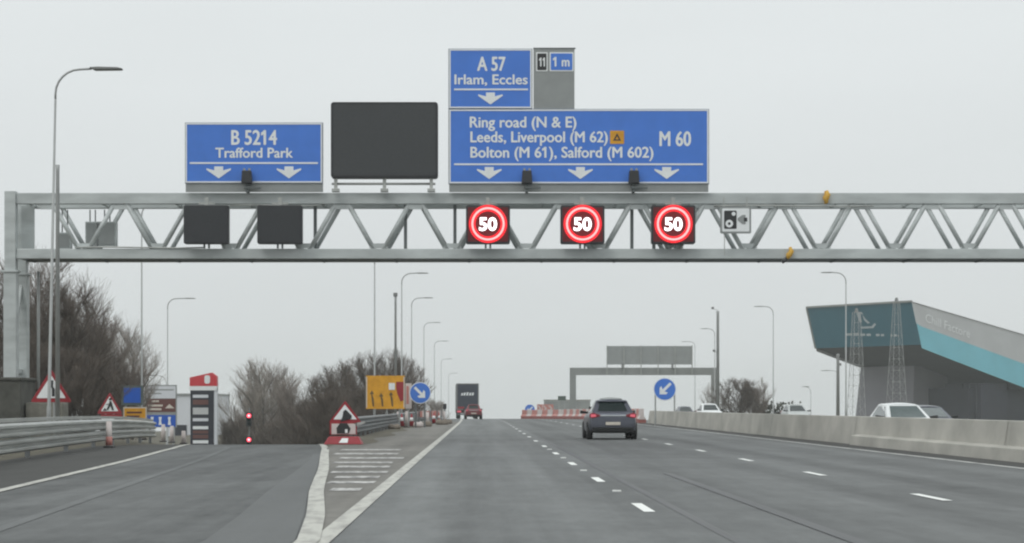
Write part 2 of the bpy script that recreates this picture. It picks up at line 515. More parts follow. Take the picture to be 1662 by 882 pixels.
road = strip("motorway", lambda y: -1.45 + bend(y) - (0 if y < 150 else min(3.2, (y - 150) * 0.06)), lambda y: 11.25 + bend(y), [y for y in ROWS if y <= 620], zm, 0.0, 'asphalt', n=6)
slip_rows = [y for y in ROWS if y <= 210]
slip = strip("slip_road", XL, lambda y: XR(y) + (0.05), slip_rows, zs, 0.004, 'slip_asphalt', n=3)
strip("verge_strip", lambda y: 10.62 + 0.08 * math.sin(y * 0.7), lambda y: 11.62, [y for y in range(-20, 141, 3)], zm, 0.005, 'shoulder', road)
strip("opposite_carriageway", lambda y: 12.3 + bend(y), lambda y: 27 + bend(y), [y for y in ROWS if y <= 620], lambda y: zm(y) - 0.15, 0.01, 'opp_asphalt')
strip("hard_shoulder", lambda y: XL(y) - 2.6, XL, [y for y in ROWS if y <= 130], lambda y: zs(y), 0.006, 'shoulder', n=2)
gr = [y for y in ROWS if 18 <= y <= 240]
strip("gore", lambda y: max(XR(y), -4.5) + 0.05, lambda y: -1.45 + bend(y) - (0 if y < 150 else min(3.2, (y - 150) * 0.06)), gr, zm, 0.008, 'gore_asphalt', n=3)

strip("lane_surface", lambda y: -1.44 + bend(y), lambda y: 2.28 + bend(y), [y for y in ROWS if y <= 420], zm, 0.003, 'lane_asphalt', road, n=3)
strip("dirt_strip", lambda y: -4.65, lambda y: -3.55 + 0.25 * math.sin(y * 0.4) - 0.004 * (y - 60), [y for y in range(62, 150, 2)], zm, 0.012, 'earth', road)
# painted lines: parts of their road
fine = [y for y in range(-20, 244, 2)]
def line(name, parent, xc, w, rows, zf, lift, mat):
    return strip(name, lambda y: xc(y) - w / 2, lambda y: xc(y) + w / 2, rows, zf, lift, mat, parent)
line("edge_line", road, lambda y: -1.40 + bend(y), 0.19, fine, zm, 0.012, 'edge_paint')
line("edge_line", road, lambda y: 10.35 + bend(y), 0.13, fine, zm, 0.008, 'thin_paint')
dash = MB()
for k in range(-3, 24):
    for xc, y0, sp in ((1.92, 23.9, 9.05), (5.9, 26.6, 9.2)):
        y = y0 + sp * k
        if y < 3: continue
        for (a, b) in ((y - 1.0, y + 1.0),):
            w = 0.065
            x = xc + bend(y)
            dash.add([(x - w, a, zm(a) + 0.008), (x + w, a, zm(a) + 0.008), (x + w, b, zm(b) + 0.008), (x - w, b, zm(b) + 0.008)], [(0, 1, 2, 3)])
o = dash.build("lane_marking", 'white_paint', road)
for k in range(4):
    y = 28.4 + 9.05 * k
    MB().box(1.86, 1.98, y - 0.05, y + 0.05, 0.0, 0.022).build("road_stud", 'white_paint', road, bevel=0.006)
# tar seams and joints
for x, ya, yb, w in ((2.28, -10, 76, 0.11), (3.33, -10, 38, 0.16)):
    line("tar_seam", road, lambda y, x=x: x, w, list(range(ya, yb, 2)), zm, 0.007, 'tar')
line("edge_line", slip, lambda y: XL(y) + 0.12, 0.17, [y for y in range(-20, 92, 2)], zs, 0.016, 'edge_paint')
sr = list(range(10, 90, 1))
line("edge_line", slip, lambda y: XR(y) + 0.008 * math.sin(y * 0.36), 0.205, sr, zs, 0.020, 'edge_paint')
line("surface_joint", slip, lambda y: XL(y) + 1.66, 0.15, [y for y in range(6, 62, 2)], zs, 0.009, 'joint')
strip("newer_strip", lambda y: XR(y) - 0.30 - 0.022 * max(0, 46 - y), lambda y: XR(y) - 0.12, [y for y in range(10, 52, 2)], zs, 0.010, 'patch', slip)
hat = MB()
for i, y in enumerate((28.9, 31.6, 33.9, 36.5, 39.7, 42.7, 46.3, 50.5, 55)):
    d_ = (0.46, 0.44, 0.48, 0.46, 0.55, 0.5, 0.6, 0.7, 0.7)[i]
    xa = XR(y) + 0.14 + (0.05, 0, 0.1, 0.02, 0.12, 0.05, 0.2, 0.1, 0.3)[i]
    xb = -1.62 - (0.06, 0.0, 0.05, 0.02, 0.12, 0.2, 0.1, 0.4, 0.5)[i]
    z = zm(y) + 0.014
    hat.add([(xa, y - d_, z), (xb, y - d_, z), (xb, y + d_, z), (xa, y + d_, z)], [(0, 1, 2, 3)])
hat.build("hatching", 'hatch_paint', road)

# ------------------------------------------------------------------ overhead gantry (3300 / 75 = 44 px per metre in its sign plane)
PX = 44.0
GY = 75.3
def gx(u): return (u - U0) / PX
def gz(v): return H + (V0 - v) / PX
gan = thing("sign_gantry", "long grey steel lattice gantry spanning the whole motorway with signs on top", "gantry", (gx(14), GY, 0))
GX0 = gx(14)
def lx(u): return gx(u) - GX0
xe = 34 - GX0
zt0, zt1, zb0, zb1 = 8.68, 9.09, 6.65, 7.02
for nm, yo in (("top_chord", 0), ("top_chord", 1.75)):
    MB().box(0.2, xe, yo, yo + 0.25, zt0, zt1).build(nm, 'steel', gan, bevel=0.02)
for nm, yo in (("bottom_chord", 0), ("bottom_chord", 1.75)):
    MB().box(0.2, xe, yo, yo + 0.25, zb0, zb1).build(nm, 'steel', gan, bevel=0.02)
w = MB().box(0.25, xe, 0.26, 1.74, zb0 + 0.02, zb0 + 0.06)
k = 0.5
while k < xe:
    w.box(k, k + 0.08, 0.25, 1.75, zb0 - 0.03, zb0 + 0.02); k += 2.74
w.build("walkway", 'steel_dark', gan)
k = 0.5
while k < xe:
    MB().box(k, k + 0.1, 0.26, 1.74, zt0 + 0.05, zt0 + 0.15).build("cross_tie", 'steel', gan); k += 2.74
for i in range(18):
    t0 = lx(72 + 120.4 * i)
    for yo in (0.12, 1.87):
        h0, h1 = zb1 - 0.03, zt0 + 0.03
        for sgn in (-1, 1):
            xa, xb = t0 + sgn * 0.22, t0 + sgn * 1.19
            if xb < 0.15 or xa > xe or (sgn == 1 and xb > xe): continue
            MB().path([(xa, yo, h1), (xb, yo, h0)], 0.088, 10).build("brace", 'steel', gan, smooth=True)
for i in range(18):
    t0 = lx(72 + 120.4 * i)
    for xx, za, zb_ in ((t0, zt0 - 0.02, zt0 - 0.20), (t0 + 1.37, zb1 + 0.02, zb1 + 0.2)):
        if not 0.4 < xx < xe - 0.4: continue
        s_ = 1 if zb_ < za else -1
        MB().prism([(xx - 0.36, za + 0.0), (xx + 0.36, za + 0.0), (xx + 0.22, zb_), (xx - 0.22, zb_)], 0.05, 0.07).build("gusset", 'steel', gan)
for z_, a_, b_ in ((8.62, lx(372), lx(520)), (8.60, lx(1160), lx(1420)), (7.06, lx(120), lx(330))):
    MB().path([(a_, -0.03, z_), (a_ + 1.2, -0.03, z_ + 0.02), (b_ - 1.0, -0.03, z_ - 0.02), (b_, -0.03, z_)], 0.03, 8).build("conduit", 'galv', gan, smooth=True)
for yo, xo in ((0.0, 0.0), (1.7, 0.02)):
    for xx in (xo, xe):
        c = MB().box(xx - 0.21, xx + 0.2, yo - 0.08, yo + 0.33, 2.25, 9.15)
        c.box(xx - 0.32, xx + 0.30, yo - 0.16, yo + 0.40, 6.14, 6.22)
        c.box(xx - 0.24, xx + 0.23, yo - 0.11, yo + 0.36, 2.25, 6.14)
        c.build("column", 'steel', gan, bevel=0.012)
for xx in (0.0, xe):
    MB().bar((xx, 0.2, 3.1), (xx, 1.8, 6.0), 0.14).build("column_brace", 'steel', gan)
    MB().bar((xx, 0.2, 2.5), (xx, 1.8, 2.5), 0.16).build("column_brace", 'steel', gan)
    MB().box(xx + 0.20 if xx == 0 else xx - 0.7, xx + 0.7 if xx == 0 else xx - 0.2, 0.85, 0.9, 7.0, 8.7).build("end_plate", 'steel', gan)
    MB().path([(xx + 0.62, 1.9, 0.6), (xx + 0.62, 1.9, 6.3)], 0.06, 8).build("cable_duct", 'pole', gan, smooth=True)
p_ = MB().box(-0.55, 0.45, -0.35, 2.2, -0.1, 2.14).box(-0.62, 0.52, -0.42, 2.27, 2.14, 2.25)
p_.build("plinth", 'concrete_dark', gan, bevel=0.03)
MB().box(xe - 0.5, xe + 0.5, -0.35, 2.2, -0.3, 2.25).build("plinth", 'concrete_dark', gan, bevel=0.03)
for u in (509, 657, 738, 1028, 1064):
    MB().box(lx(u) - 0.06, lx(u) + 0.06, 0.4, 0.5, zb1 - 0.01, zt0 + 0.01).build("post", 'steel_dark', gan)

# ---- direction signs on the gantry
def sign_root(name, label, u, v, cat="road sign", y=75.0):
    return thing(name, label, cat, (gx(u), y, gz(v)))
def board(root, u0, u1, v0, v1, uc, vb, mat='blue', border=True, name='panel', yf=0.0, bw=0.05):
    x0, x1, z0, z1 = (u0 - uc) / PX, (u1 - uc) / PX, (vb - v1) / PX, (vb - v0) / PX
    MB().box(x0, x1, yf, yf + 0.06, z0, z1).build(name, mat, root)
    if border:
        e = 0.004
        b = MB()
        b.box(x0 + e, x1 - e, yf - 0.012, yf - 0.002, z1 - e - bw, z1 - e)
        b.box(x0 + e, x1 - e, yf - 0.012, yf - 0.002, z0 + e, z0 + e + bw)
        b.box(x0 + e, x0 + e + bw, yf - 0.012, yf - 0.002, z0 + e + bw, z1 - e - bw)
        b.box(x1 - e - bw, x1 - e, yf - 0.012, yf - 0.002, z0 + e + bw, z1 - e - bw)
        b.build("border", 'sign_white', root)
        MB().box(x0 - 0.03, x1 + 0.03, yf + 0.061, yf + 0.12, z0 - 0.03, z1 + 0.03).build("frame", 'galv', root)
def darrow(root, u, v, uc, vb, w=40, h=19, yf=0.0):
    x, z = (u - uc) / PX, (vb - v) / PX
    a, b = w / 2 / PX, h / PX
    poly = [(0, -b * 0.52), (a, b * 0.22), (a * 0.98, b * 0.34), (a * 0.36, b * 0.16), (a * 0.36, b * 0.5), (-a * 0.36, b * 0.5), (-a * 0.36, b * 0.16), (-a * 0.98, b * 0.34), (-a, b * 0.22)]
    MB().prism([(x + p, z + q) for p, q in poly], yf - 0.014, yf - 0.002).build("arrow", 'sign_white', root)
def words(root, body, u0, u1, vb_, cap, uc, vb, bold=0.02, mat='sign_white', yf=0.0):
    lettering(root, body, (u0 - uc) / PX, (u1 - uc) / PX, (vb - vb_) / PX, cap / PX, yf - 0.008, mat, bold=bold)
def skirt(root, u0, u1, v0, v1, uc, vb):
    MB().box((u0 - uc) / PX, (u1 - uc) / PX, 0.05, 0.14, (vb - v1) / PX, (vb - v0) / PX).build("skirt", 'sign_grey', root)
def bar_line(root, u0, u1, v, uc, vb):
    MB().box((u0 - uc) / PX, (u1 - uc) / PX, -0.012, -0.002, (vb - v) / PX - 0.03, (vb - v) / PX + 0.03).build("dividing_line", 'sign_white', root)

s1 = sign_root("direction_sign", "blue motorway sign reading B5214 Trafford Park with two lane arrows", 412, 312)
board(s1, 301, 523, 200, 297, 412, 312)
skirt(s1, 301, 524, 298, 311.5, 412, 312)
words(s1, "B 5214", 376, 449, 235, 23, 412, 312, 0.0)
words(s1, "Trafford Park", 350, 475, 256, 15.5, 412, 312, 0.0)
bar_line(s1, 308, 516, 265, 412, 312)
for u in (355, 469): darrow(s1, u, 280, 412, 312)

s2 = sign_root("direction_sign", "wide blue motorway sign for Ring road, Leeds, Liverpool and M60", 940, 312)
board(s2, 729, 1150, 178, 298, 940, 312)
skirt(s2, 729, 1150, 299, 311.5, 940, 312)
words(s2, "Ring road (N & E)", 763, 935, 207, 17, 940, 312, 0.0)
words(s2, "Leeds, Liverpool (M 62)", 764, 986, 231, 17, 940, 312, 0.0)
words(s2, "Bolton (M 61), Salford (M 602)", 764, 1060, 256, 17, 940, 312, 0.0)
words(s2, "M 60", 1071, 1121, 237, 23, 940, 312, 0.0)
bar_line(s2, 737, 1141, 267, 940, 312)
for u in (794, 942, 1082): darrow(s2, u, 281, 940, 312)
xs, zsq = (1001.5 - 940) / PX, (312 - 223) / PX
MB().prism(rrect(xs - 0.26, xs + 0.26, zsq - 0.25, zsq + 0.24, 0.03), -0.012, -0.002).build("diversion_patch", 'sign_yellow', s2)
tri = MB().prism([(xs - 0.15, zsq - 0.13), (xs + 0.15, zsq - 0.13), (xs, zsq + 0.15)], -0.018, -0.0125)
tri.build("diversion_triangle", 'sign_black', s2)
MB().prism([(xs - 0.06, zsq - 0.085), (xs + 0.06, zsq - 0.085), (xs, zsq + 0.035)], -0.023, -0.0185).build("triangle_centre", 'sign_yellow', s2)

s3 = sign_root("direction_sign", "small upper blue sign reading A57 Irlam, Eccles with one arrow", 796, 177.4)
board(s3, 729, 863, 80, 176, 796, 177.4)
words(s3, "A 57", 775, 820, 115, 22, 796, 177.4, 0.0)
words(s3, "Irlam, Eccles", 738, 856, 137, 15.5, 796, 177.4, 0.0)
bar_line(s3, 737, 857, 145.5, 796, 177.4)
darrow(s3, 796, 160, 796, 177.4)
for u in (760, 830): MB().box((u - 796) / PX - 0.05, (u - 796) / PX + 0.05, 0.13, 0.23, -2.5, 2.1).build("upright", 'steel_dark', s3)

s4 = sign_root("junction_panel", "grey backing panel carrying the junction 11 and 1m patches", 899, 177.4)
MB().box((866 - 899) / PX, (932.5 - 899) / PX, 0.03, 0.10, 0.0, (177.4 - 79.5) / PX).build("backing", 'sign_grey', s4)
MB().box((866 - 899) / PX - 0.01, (932.5 - 899) / PX + 0.04, 0.02, 0.11, (177.4 - 79.4) / PX, (177.4 - 77.5) / PX).build("top_rail", 'steel_dark', s4)
def patch(u0, u1, v0, v1, mat, txt, a, b, cap):
    P = lambda u: (u - 899) / PX
    Z = lambda v: (177.4 - v) / PX
    MB().prism(rrect(P(u0 - 2), P(u1 + 2), Z(v1 + 2), Z(v0 - 2), 0.03), 0.012, 0.028).build("patch_border", 'sign_white', s4)
    MB().prism(rrect(P(u0), P(u1), Z(v1), Z(v0), 0.03), 0.002, 0.010).build("patch", mat, s4)
    lettering(s4, txt, P(a), P(b), Z(108), cap / PX, -0.004, 'sign_white', bold=0.0)
patch(872, 887, 87, 114, 'sign_black', "11", 875.5, 884, 14)
patch(894, 929, 87, 114, 'blue', "1 m", 898, 924, 15)
MB().box(0.6, 0.7, 0.11, 0.2, -2.5, 2.1).build("upright", 'steel_dark', s4)

vms = sign_root("message_screen", "big blank charcoal message screen standing on the gantry", 624, 312, "message screen", 74.8)
xa, xb = (537.5 - 624) / PX, (711 - 624) / PX
scr = MB().prism(rrect(xa, xb, (312 - 290) / PX, (312 - 167) / PX, 0.11, 5), 0, 0.5).build("casing", 'casing', vms, bevel=0.02)
MB().prism(rrect(xa + 0.09, xb - 0.09, 0.59, 3.2, 0.08, 5), -0.012, -0.002).build("screen_face", 'screen', vms)
MB().path([(xa + 0.02, 0.2, 0.3), (xb - 0.1, 0.2, 0.3)], 0.045, 8).build("rail", 'galv', vms, smooth=True)
for u in (545, 624, 700):
    f_ = MB().box((u - 624) / PX - 0.06, (u - 624) / PX + 0.06, 0.1, 0.3, 0, 0.5)
    f_.box((u - 624) / PX - 0.14, (u - 624) / PX + 0.14, 0.05, 0.35, 0.0, 0.12)
    f_.build("foot", 'galv', vms, bevel=0.01)

def signal(u, label, lit):
    t = thing("lane_signal", label, "lane signal", (gx(u), 74.75, gz(403)), 0, "lane signals hung along the gantry")
    hw = 0.83 if not lit else 0.81
    MB().prism(rrect(-hw, hw, 0.14, 1.56, 0.07), 0, 0.36).build("casing", 'casing', t, bevel=0.02)
    MB().prism(rrect(-hw + 0.06, hw - 0.06, 0.2, 1.5, 0.05), -0.012, -0.002).build("screen_face", 'screen_dark', t)
    hg = MB().box(-0.07, 0.07, 0.12, 0.24, 1.56, 1.86).box(-0.3, 0.3, 0.14, 0.22, 1.6, 1.68)
    hg.build("hanger", 'galv', t)
    MB().box(-0.12, -0.05, 0.12, 0.2, -0.02, 0.14).box(0.05, 0.12, 0.12, 0.2, -0.02, 0.14).build("clamp", 'steel_dark', t)
    if lit:
        cz = 0.87
        MB().ring(0, cz, 0.46, 0.70, -0.030, -0.014, 56).build("led_ring", 'led_red', t)
        MB().ring(0, cz, 0.54, 0.61, -0.040, -0.031, 56).build("led_core", 'led_hot', t)
        lettering(t, "50", -0.33, 0.33, cz - 0.235, 0.47, -0.03, 'led_white', name="digits", bold=0.03, weight=0)
        MB().prism(disc(0, cz, 0.452, 40), -0.020, -0.014).build("bloom_disc", 'bloom_dim', t)  # painted red bloom behind the digits, no lamps of its own
        MB().prism(rrect(-0.74, 0.74, 0.22, 1.48, 0.05), -0.0135, -0.0125).build("bloom_sheet", 'bloom_faint', t)  # painted bloom reaching into the corners of the unlit face
    return t
signal(336, "leftmost blank black lane signal, under the B5214 sign", False)
signal(455, "second blank black lane signal, just left of the big message screen", False)
signal(792, "lit red ring 50 signal, first of the three beneath the M60 sign", True)
signal(945, "lit red ring 50 signal, middle one beneath the M60 sign", True)
signal(1092, "lit red ring 50 signal closest to the white camera sign", True)

cs = thing("camera_sign", "white square speed camera sign hung on the gantry truss", "road sign", (gx(1193), 74.8, gz(380)))
MB().prism(rrect(-0.57, 0.57, 0.0, 0.99, 0.05), 0, 0.05).build("border", 'sign_grey', cs)
MB().prism(rrect(-0.50, 0.50, 0.07, 0.92, 0.04), -0.012, -0.002).build("panel", 'sign_white', cs)
MB().prism(rrect(-0.43, 0.03, 0.17, 0.84, 0.04), -0.022, -0.014).build("camera_symbol", 'sign_black', cs)
sy = MB().ring(-0.24, 0.36, 0.055, 0.14, -0.03, -0.024, 24)
sy.build("lens_symbol", 'sign_white', cs)
MB().prism(disc(-0.08, 0.72, 0.075, 16), -0.03, -0.024).build("flash_symbol", 'sign_white', cs)
MB().prism([(0.07, 0.48), (0.24, 0.34), (0.36, 0.34), (0.36, 0.68), (0.24, 0.68), (0.07, 0.56)], -0.022, -0.014).build("body_symbol", 'sign_grey', cs)
MB().prism([(0.30, 0.44), (0.42, 0.44), (0.42, 0.58), (0.30, 0.58)], -0.03, -0.024).build("hood_symbol", 'sign_black', cs)
MB().box(-0.45, -0.41, 0.06, 0.1, 0.9, 1.35).box(0.40, 0.44, 0.06, 0.1, 0.9, 1.35).box(-0.42, -0.39, 0.06, 0.1, -0.8, 0.1).build("hanger", 'galv', cs)

for u, lb in ((402, "small black twin sensor under the B5214 sign"), (855, "small black twin sensor between the first and second arrow of the M60 sign"), (1028, "small black twin sensor between the second and third arrow of the M60 sign")):
    t = thing("sensor_unit", lb, "sensor", (gx(u), 74.6, gz(313)), 0, "sensors on the top chord")
    MB().prism([(-0.2, 0.3), (0.2, 0.3), (0.17, 0.78), (-0.17, 0.78)], 0, 0.3).build("housing", 'casing', t, bevel=0.03)
    MB().box(-0.13, -0.06, 0.05, 0.2, 0.78, 0.86).box(0.06, 0.13, 0.05, 0.2, 0.78, 0.86).build("cap", 'pole', t)
    MB().box(-0.05, 0.05, 0.15, 0.68, 0.0, 0.3).box(-0.1, 0.5, 0.1, 0.25, 0.12, 0.19).build("bracket", 'steel_dark', t)
for u, v0, v1, w_, lb in ((93, 373, 400, 0.5, "smallest grey cabinet inside the left end of the gantry"), (139, 355, 400, 0.5, "tall narrow grey cabinet inside the gantry truss"), (163, 355, 396, 0.72, "widest grey cabinet hanging inside the gantry truss")):
    t = thing("equipment_cabinet", lb, "cabinet", (gx(u), 76.2, gz(v1)), 0, "cabinets inside the gantry")
    hh = (v1 - v0) / PX
    MB().box(-w_ / 2, w_ / 2, 0, 0.4, 0, hh).build("body", 'steel', t, bevel=0.02)
    MB().box(-w_ / 2 + 0.05, w_ / 2 - 0.05, -0.02, -0.003, 0.06, hh - 0.06).build("door", 'sign_grey', t)
    MB().box(-0.12, -0.08, 0.15, 0.2, hh, hh + (v0 - 335) / PX).box(0.08, 0.12, 0.15, 0.2, hh, hh + (v0 - 335) / PX).build("hanger", 'steel_dark', t)
st = thing("tied_strap", "ochre strap tied round the gantry top chord", "strap", (gx(1342), 75.15, gz(329)))
MB().path([(0.02, 0, 0.46), (0.07, 0, 0.3), (-0.03, -0.02, 0.18), (0.02, -0.03, -0.02)], [0.05, 0.10, 0.11, 0.06], 8).build("knot", 'strap', st, smooth=True)
MB().ring(0, 0.2, 0.02, 0.12, -0.05, 0.03, 12).box(-0.05, 0.05, 0.02, 0.12, -0.03, 0.44).build("loop", 'strap', st)
st = thing("tied_strap", "ochre strap with black hook tied round the gantry bottom chord", "strap", (gx(1283), 75.15, gz(421)))
MB().path([(0.0, 0, 0.46), (0.06, 0, 0.3), (-0.04, -0.03, 0.16), (-0.1, -0.03, 0.02)], [0.05, 0.10, 0.12, 0.06], 8).build("knot", 'strap', st, smooth=True)
MB().path([(-0.1, -0.02, 0.06), (-0.22, -0.03, -0.06), (-0.3, -0.02, -0.1)], [0.06, 0.07, 0.07], 8).build("hook", 'casing', st, smooth=True)

# ------------------------------------------------------------------ lamp columns
def lamp(u, v, y, label, arm=1, al=1.7, name="street_lamp", lean=0.0, r=0.085, zg=None, lw=0.11, group="lamp columns along the road"):
    """top of the column seen at (u, v) when standing y metres ahead"""
    x = (u - U0) * y / F
    ztop = H + (V0 - v) * y / F
    zg = zm(y) if zg is None else zg
    h = ztop - zg
    t = thing(name, label, "street lamp", (x, y, zg), 0, group)
    MB().path([(-lean, 0, 0), (-lean * (1 - 1.2 / h), 0, 1.2), (-lean * (1 - 1.25 / h), 0, 1.25), (0, 0, h - 0.9)], [r, r, r * 0.8, r * 0.5], 10).build("column", 'pole', t, smooth=True)
    a = [(0, 0, h - 0.9)] + [(arm * (0.75 - 0.75 * math.cos(R(q))), 0, h - 0.75 + 0.75 * math.sin(R(q))) for q in range(0, 91, 15)] + [(arm * al, 0, h + 0.02)]
    MB().path(a, r * 0.5, 8).build("arm", 'pole', t, smooth=True)
    q = [(arm * (al - 0.05), 0.05), (arm * (al + 0.2), 0.065), (arm * (al + 0.8), 0.05), (arm * (al + 0.95), 0.015), (arm * (al + 0.9), -0.015), (arm * (al + 0.1), -0.025)]
    MB().prism([(p, h + z) for p, z in q], -lw * 1.5, lw * 1.5).build("lantern", 'lantern', t, bevel=0.015)
    return t
lamp(90, 113, 62, "tall lamp column crossing the left end of the gantry, nearest to the camera", 1, 1.1, lean=0.22, zg=zv(62), r=0.066)
lamp(230, 330, 126, "lamp column behind the gantry rising beside the blue and yellow boards", 1, 1.6, zg=zv(126) - 0.3)
lamp(272, 485, 176, "lamp column above the brown tourist sign by the slip road", 1, 1.5, zg=zs(176))
lamp(608, 408, 140, "thin lamp column rising from behind the yellow lane closure board, head hidden by the gantry", 1, 1.6)
for (u, v, y, lb) in ((652, 444, 166, "tallest lamp in the receding row, just right of the camera mast"), (668, 484, 205, "second lamp of the receding row beyond the camera mast"), (688, 524, 266, "third lamp of the receding row"), (705, 554, 310, "fourth lamp of the receding row"), (716, 583, 385, "fifth lamp of the receding row, above the lorry"), (728, 606, 462, "smallest and last lamp of the receding row")):
    lamp(u, v, y, lb, 1, 1.25, r=0.09, lw=0.12)
lamp(1373, 443, 165, "lamp column standing in front of the teal building end wall", -1, 1.1, zg=-0.3)
lamp(1255, 498, 215, "lamp column in open sky between the bush and the teal building", -1, 1.1, zg=-0.5)
lamp(1160, 534, 262, "lamp column half hidden by the mast at the end of the far gantry", -1, 0.9, zg=-0.8)
lamp(1128, 555, 318, "lamp column behind the far gantry with its head over the sign back", -1, 1.2, zg=-1.2)
t = lamp(1362, 602, 240, "low lamp under the teal building beside the thick post", -1, 1.2, zg=-1.5, r=0.06)
lamp(1316, 628, 260, "shortest lamp, above the white car roofs right of the bush", -1, 0.2, zg=-1.6, r=0.06)
lamp(270, 610, 190, "low lamp with long arm just above the brown tourist sign", -1, 1.0, zg=zs(190), r=0.06)

def mast(u, v, y, label, r, zg, heads=()):
    x = (u - U0) * y / F
    h = H + (V0 - v) * y / F - zg
    t = thing("camera_mast", label, "camera mast", (x, y, zg))
    MB().path([(0, 0, 0), (0, 0, h * 0.98), (0, 0, h)], [r, r * 0.75, r * 0.9], 10).build("column", 'pole', t, smooth=True)
    for dx, dz in heads:
        hd = MB().box(dx - 0.16, dx + 0.14, -0.15, 0.2, h + dz - 0.13, h + dz + 0.15)
        hd.build("camera_head", 'lantern', t, bevel=0.04)
        MB().bar((0, 0, h + dz - 0.25 if abs(dx) > 0.1 else h - 0.1), (dx, 0, h + dz - 0.1), 0.05).build("bracket", 'pole', t)
    return t
mast(93.5, 268, 70.5, "plain grey post standing close to the nearest lamp column", 0.085, zv(70))
mast(642, 482, 150, "camera mast with dark dome head over the yellow board", 0.11, 0.0, ((0, 0.15),))
mast(1165, 505, 250, "thick camera mast at the right end of the far gantry", 0.22, -0.6, ((-0.62, 0.35), (-0.45, -4.9)))
mast(1360, 575, 235, "thick grey post under the teal overhang", 0.22, -1.4, ((0.25, -1.2),))

# ------------------------------------------------------------------ barriers
def beam_profile(h0):                              # W-beam section: (depth, z)
    return [(0.0, h0), (0.09, h0 + 0.05), (0.09, h0 + 0.10), (0.0, h0 + 0.14), (0.0, h0 + 0.18), (0.09, h0 + 0.22), (0.09, h0 + 0.27), (0.0, h0 + 0.32)]
def guardrail(name, label, pts, zf, mat, rails=(0.16, 0.5), face=1, cap=True, step=3.2, postmat=None):
    x0, y0 = pts[0]
    t = thing(name, label, "guardrail", (x0, y0, zf(y0)))
    P = []
    for (a, b) in zip(pts[:-1], pts[1:]):
        n = max(1, int((b[1] - a[1]) / 4))
        P += [(a[0] + (b[0] - a[0]) * i / n, a[1] + (b[1] - a[1]) * i / n) for i in range(n)]
    P.append(pts[-1])
    L = lambda x, y, z: (x - x0, y - y0, z + zf(y) - zf(y0))
    for h0 in rails:
        pr = beam_profile(h0); k = len(pr)
        vs = [L(x + face * dd, y, z) for x, y in P for dd, z in pr] + [L(x + face * (dd - 0.02), y, z) for x, y in P for dd, z in pr]
        n = len(P); fs = []
        for o in (0, n * k):
            for i in range(n - 1):
                for j in range(k - 1):
                    q = o + i * k + j
                    fs.append((q, q + 1, q + k + 1, q + k))
        MB().add(vs, fs).build("rail", mat, t)
    yy = pts[0][1] + 0.6
    fx = lerp_pts([(b, a) for a, b in pts])
    while yy < pts[-1][1]:
        x = fx(yy)
        q = L(x - face * 0.09, yy, 0)
        MB().box(q[0] - 0.05, q[0] + 0.05, q[1] - 0.05, q[1] + 0.05, q[2] - 0.3, q[2] + rails[-1] + 0.3).build("post", postmat or mat, t)
        yy += step
    if cap:
        vs = []
        for x, y in P:
            vs += [L(x - face * 0.05, y, rails[-1] + 0.34), L(x - face * 0.17, y, rails[-1] + 0.34), L(x - face * 0.17, y, rails[-1] + 0.42), L(x - face * 0.05, y, rails[-1] + 0.42)]
        fs = [(4 * i + j, 4 * i + (j + 1) % 4, 4 * i + 4 + (j + 1) % 4, 4 * i + 4 + j) for i in range(len(P) - 1) for j in range(4)] + [(3, 2, 1, 0), tuple(4 * (len(P) - 1) + j for j in range(4))]
        MB().add(vs, fs).build("handrail", 'galv', t)
    return t
guardrail("guardrail", "double galvanised guardrail along the outside of the slip road", [(-7.6, 8), (-8.4, 15), (-10.1, 43), (-11.0, 57), (-12.4, 72), (-13.9, 87)], lambda y: zv(y) * 1.2, 'galv', step=6.4, postmat='rail_dark')
guardrail("guardrail", "dark guardrail in the gore behind the red roadworks sign", [(-4.95, 79), (-4.8, 115), (-4.8, 180)], zm, 'rail_dark', rails=(0.1, 0.44), cap=False)

cb = thing("concrete_barrier", "long pale concrete barrier in the central reservation", "barrier", (11.55, 40, 0))
def extrude_y(poly, ys, f=lambda y: 0.0, z=lambda y: 0.0):
    vs = []; n = len(poly)
    for y in ys: vs += [(x + f(y), y, zz + z(y)) for x, zz in poly]
    fs = [(i * n + j, (i + 1) * n + j, (i + 1) * n + (j + 1) % n, i * n + (j + 1) % n) for i in range(len(ys) - 1) for j in range(n)]
    fs += [tuple(range(n)), tuple(reversed([(len(ys) - 1) * n + j for j in range(n)]))]
    return MB().add(vs, fs)
extrude_y([(0.02, -0.2), (0.62, -0.2), (0.47, 0.87), (0.17, 0.87)], [-60] + list(range(-48, 100, 12)) + [100]).build("barrier_wall", 'concrete', cb, bevel=0.012)
extrude_y([(-0.20, -0.2), (0.10, -0.2), (0.10, 0.33), (-0.13, 0.29)], [-60, -40, -20, 0, 22.5]).build("barrier_foot", 'concrete', cb, bevel=0.02)
jt = MB()
for y in (-31, -13, 5, 23, 41, 60, 80):
    jt.add([(0.012, y, 0), (0.162, y, 0.872), (0.162, y + 0.03, 0.872), (0.012, y + 0.03, 0)], [(0, 1, 2, 3)])
jt.build("joint", 'concrete_old', cb)

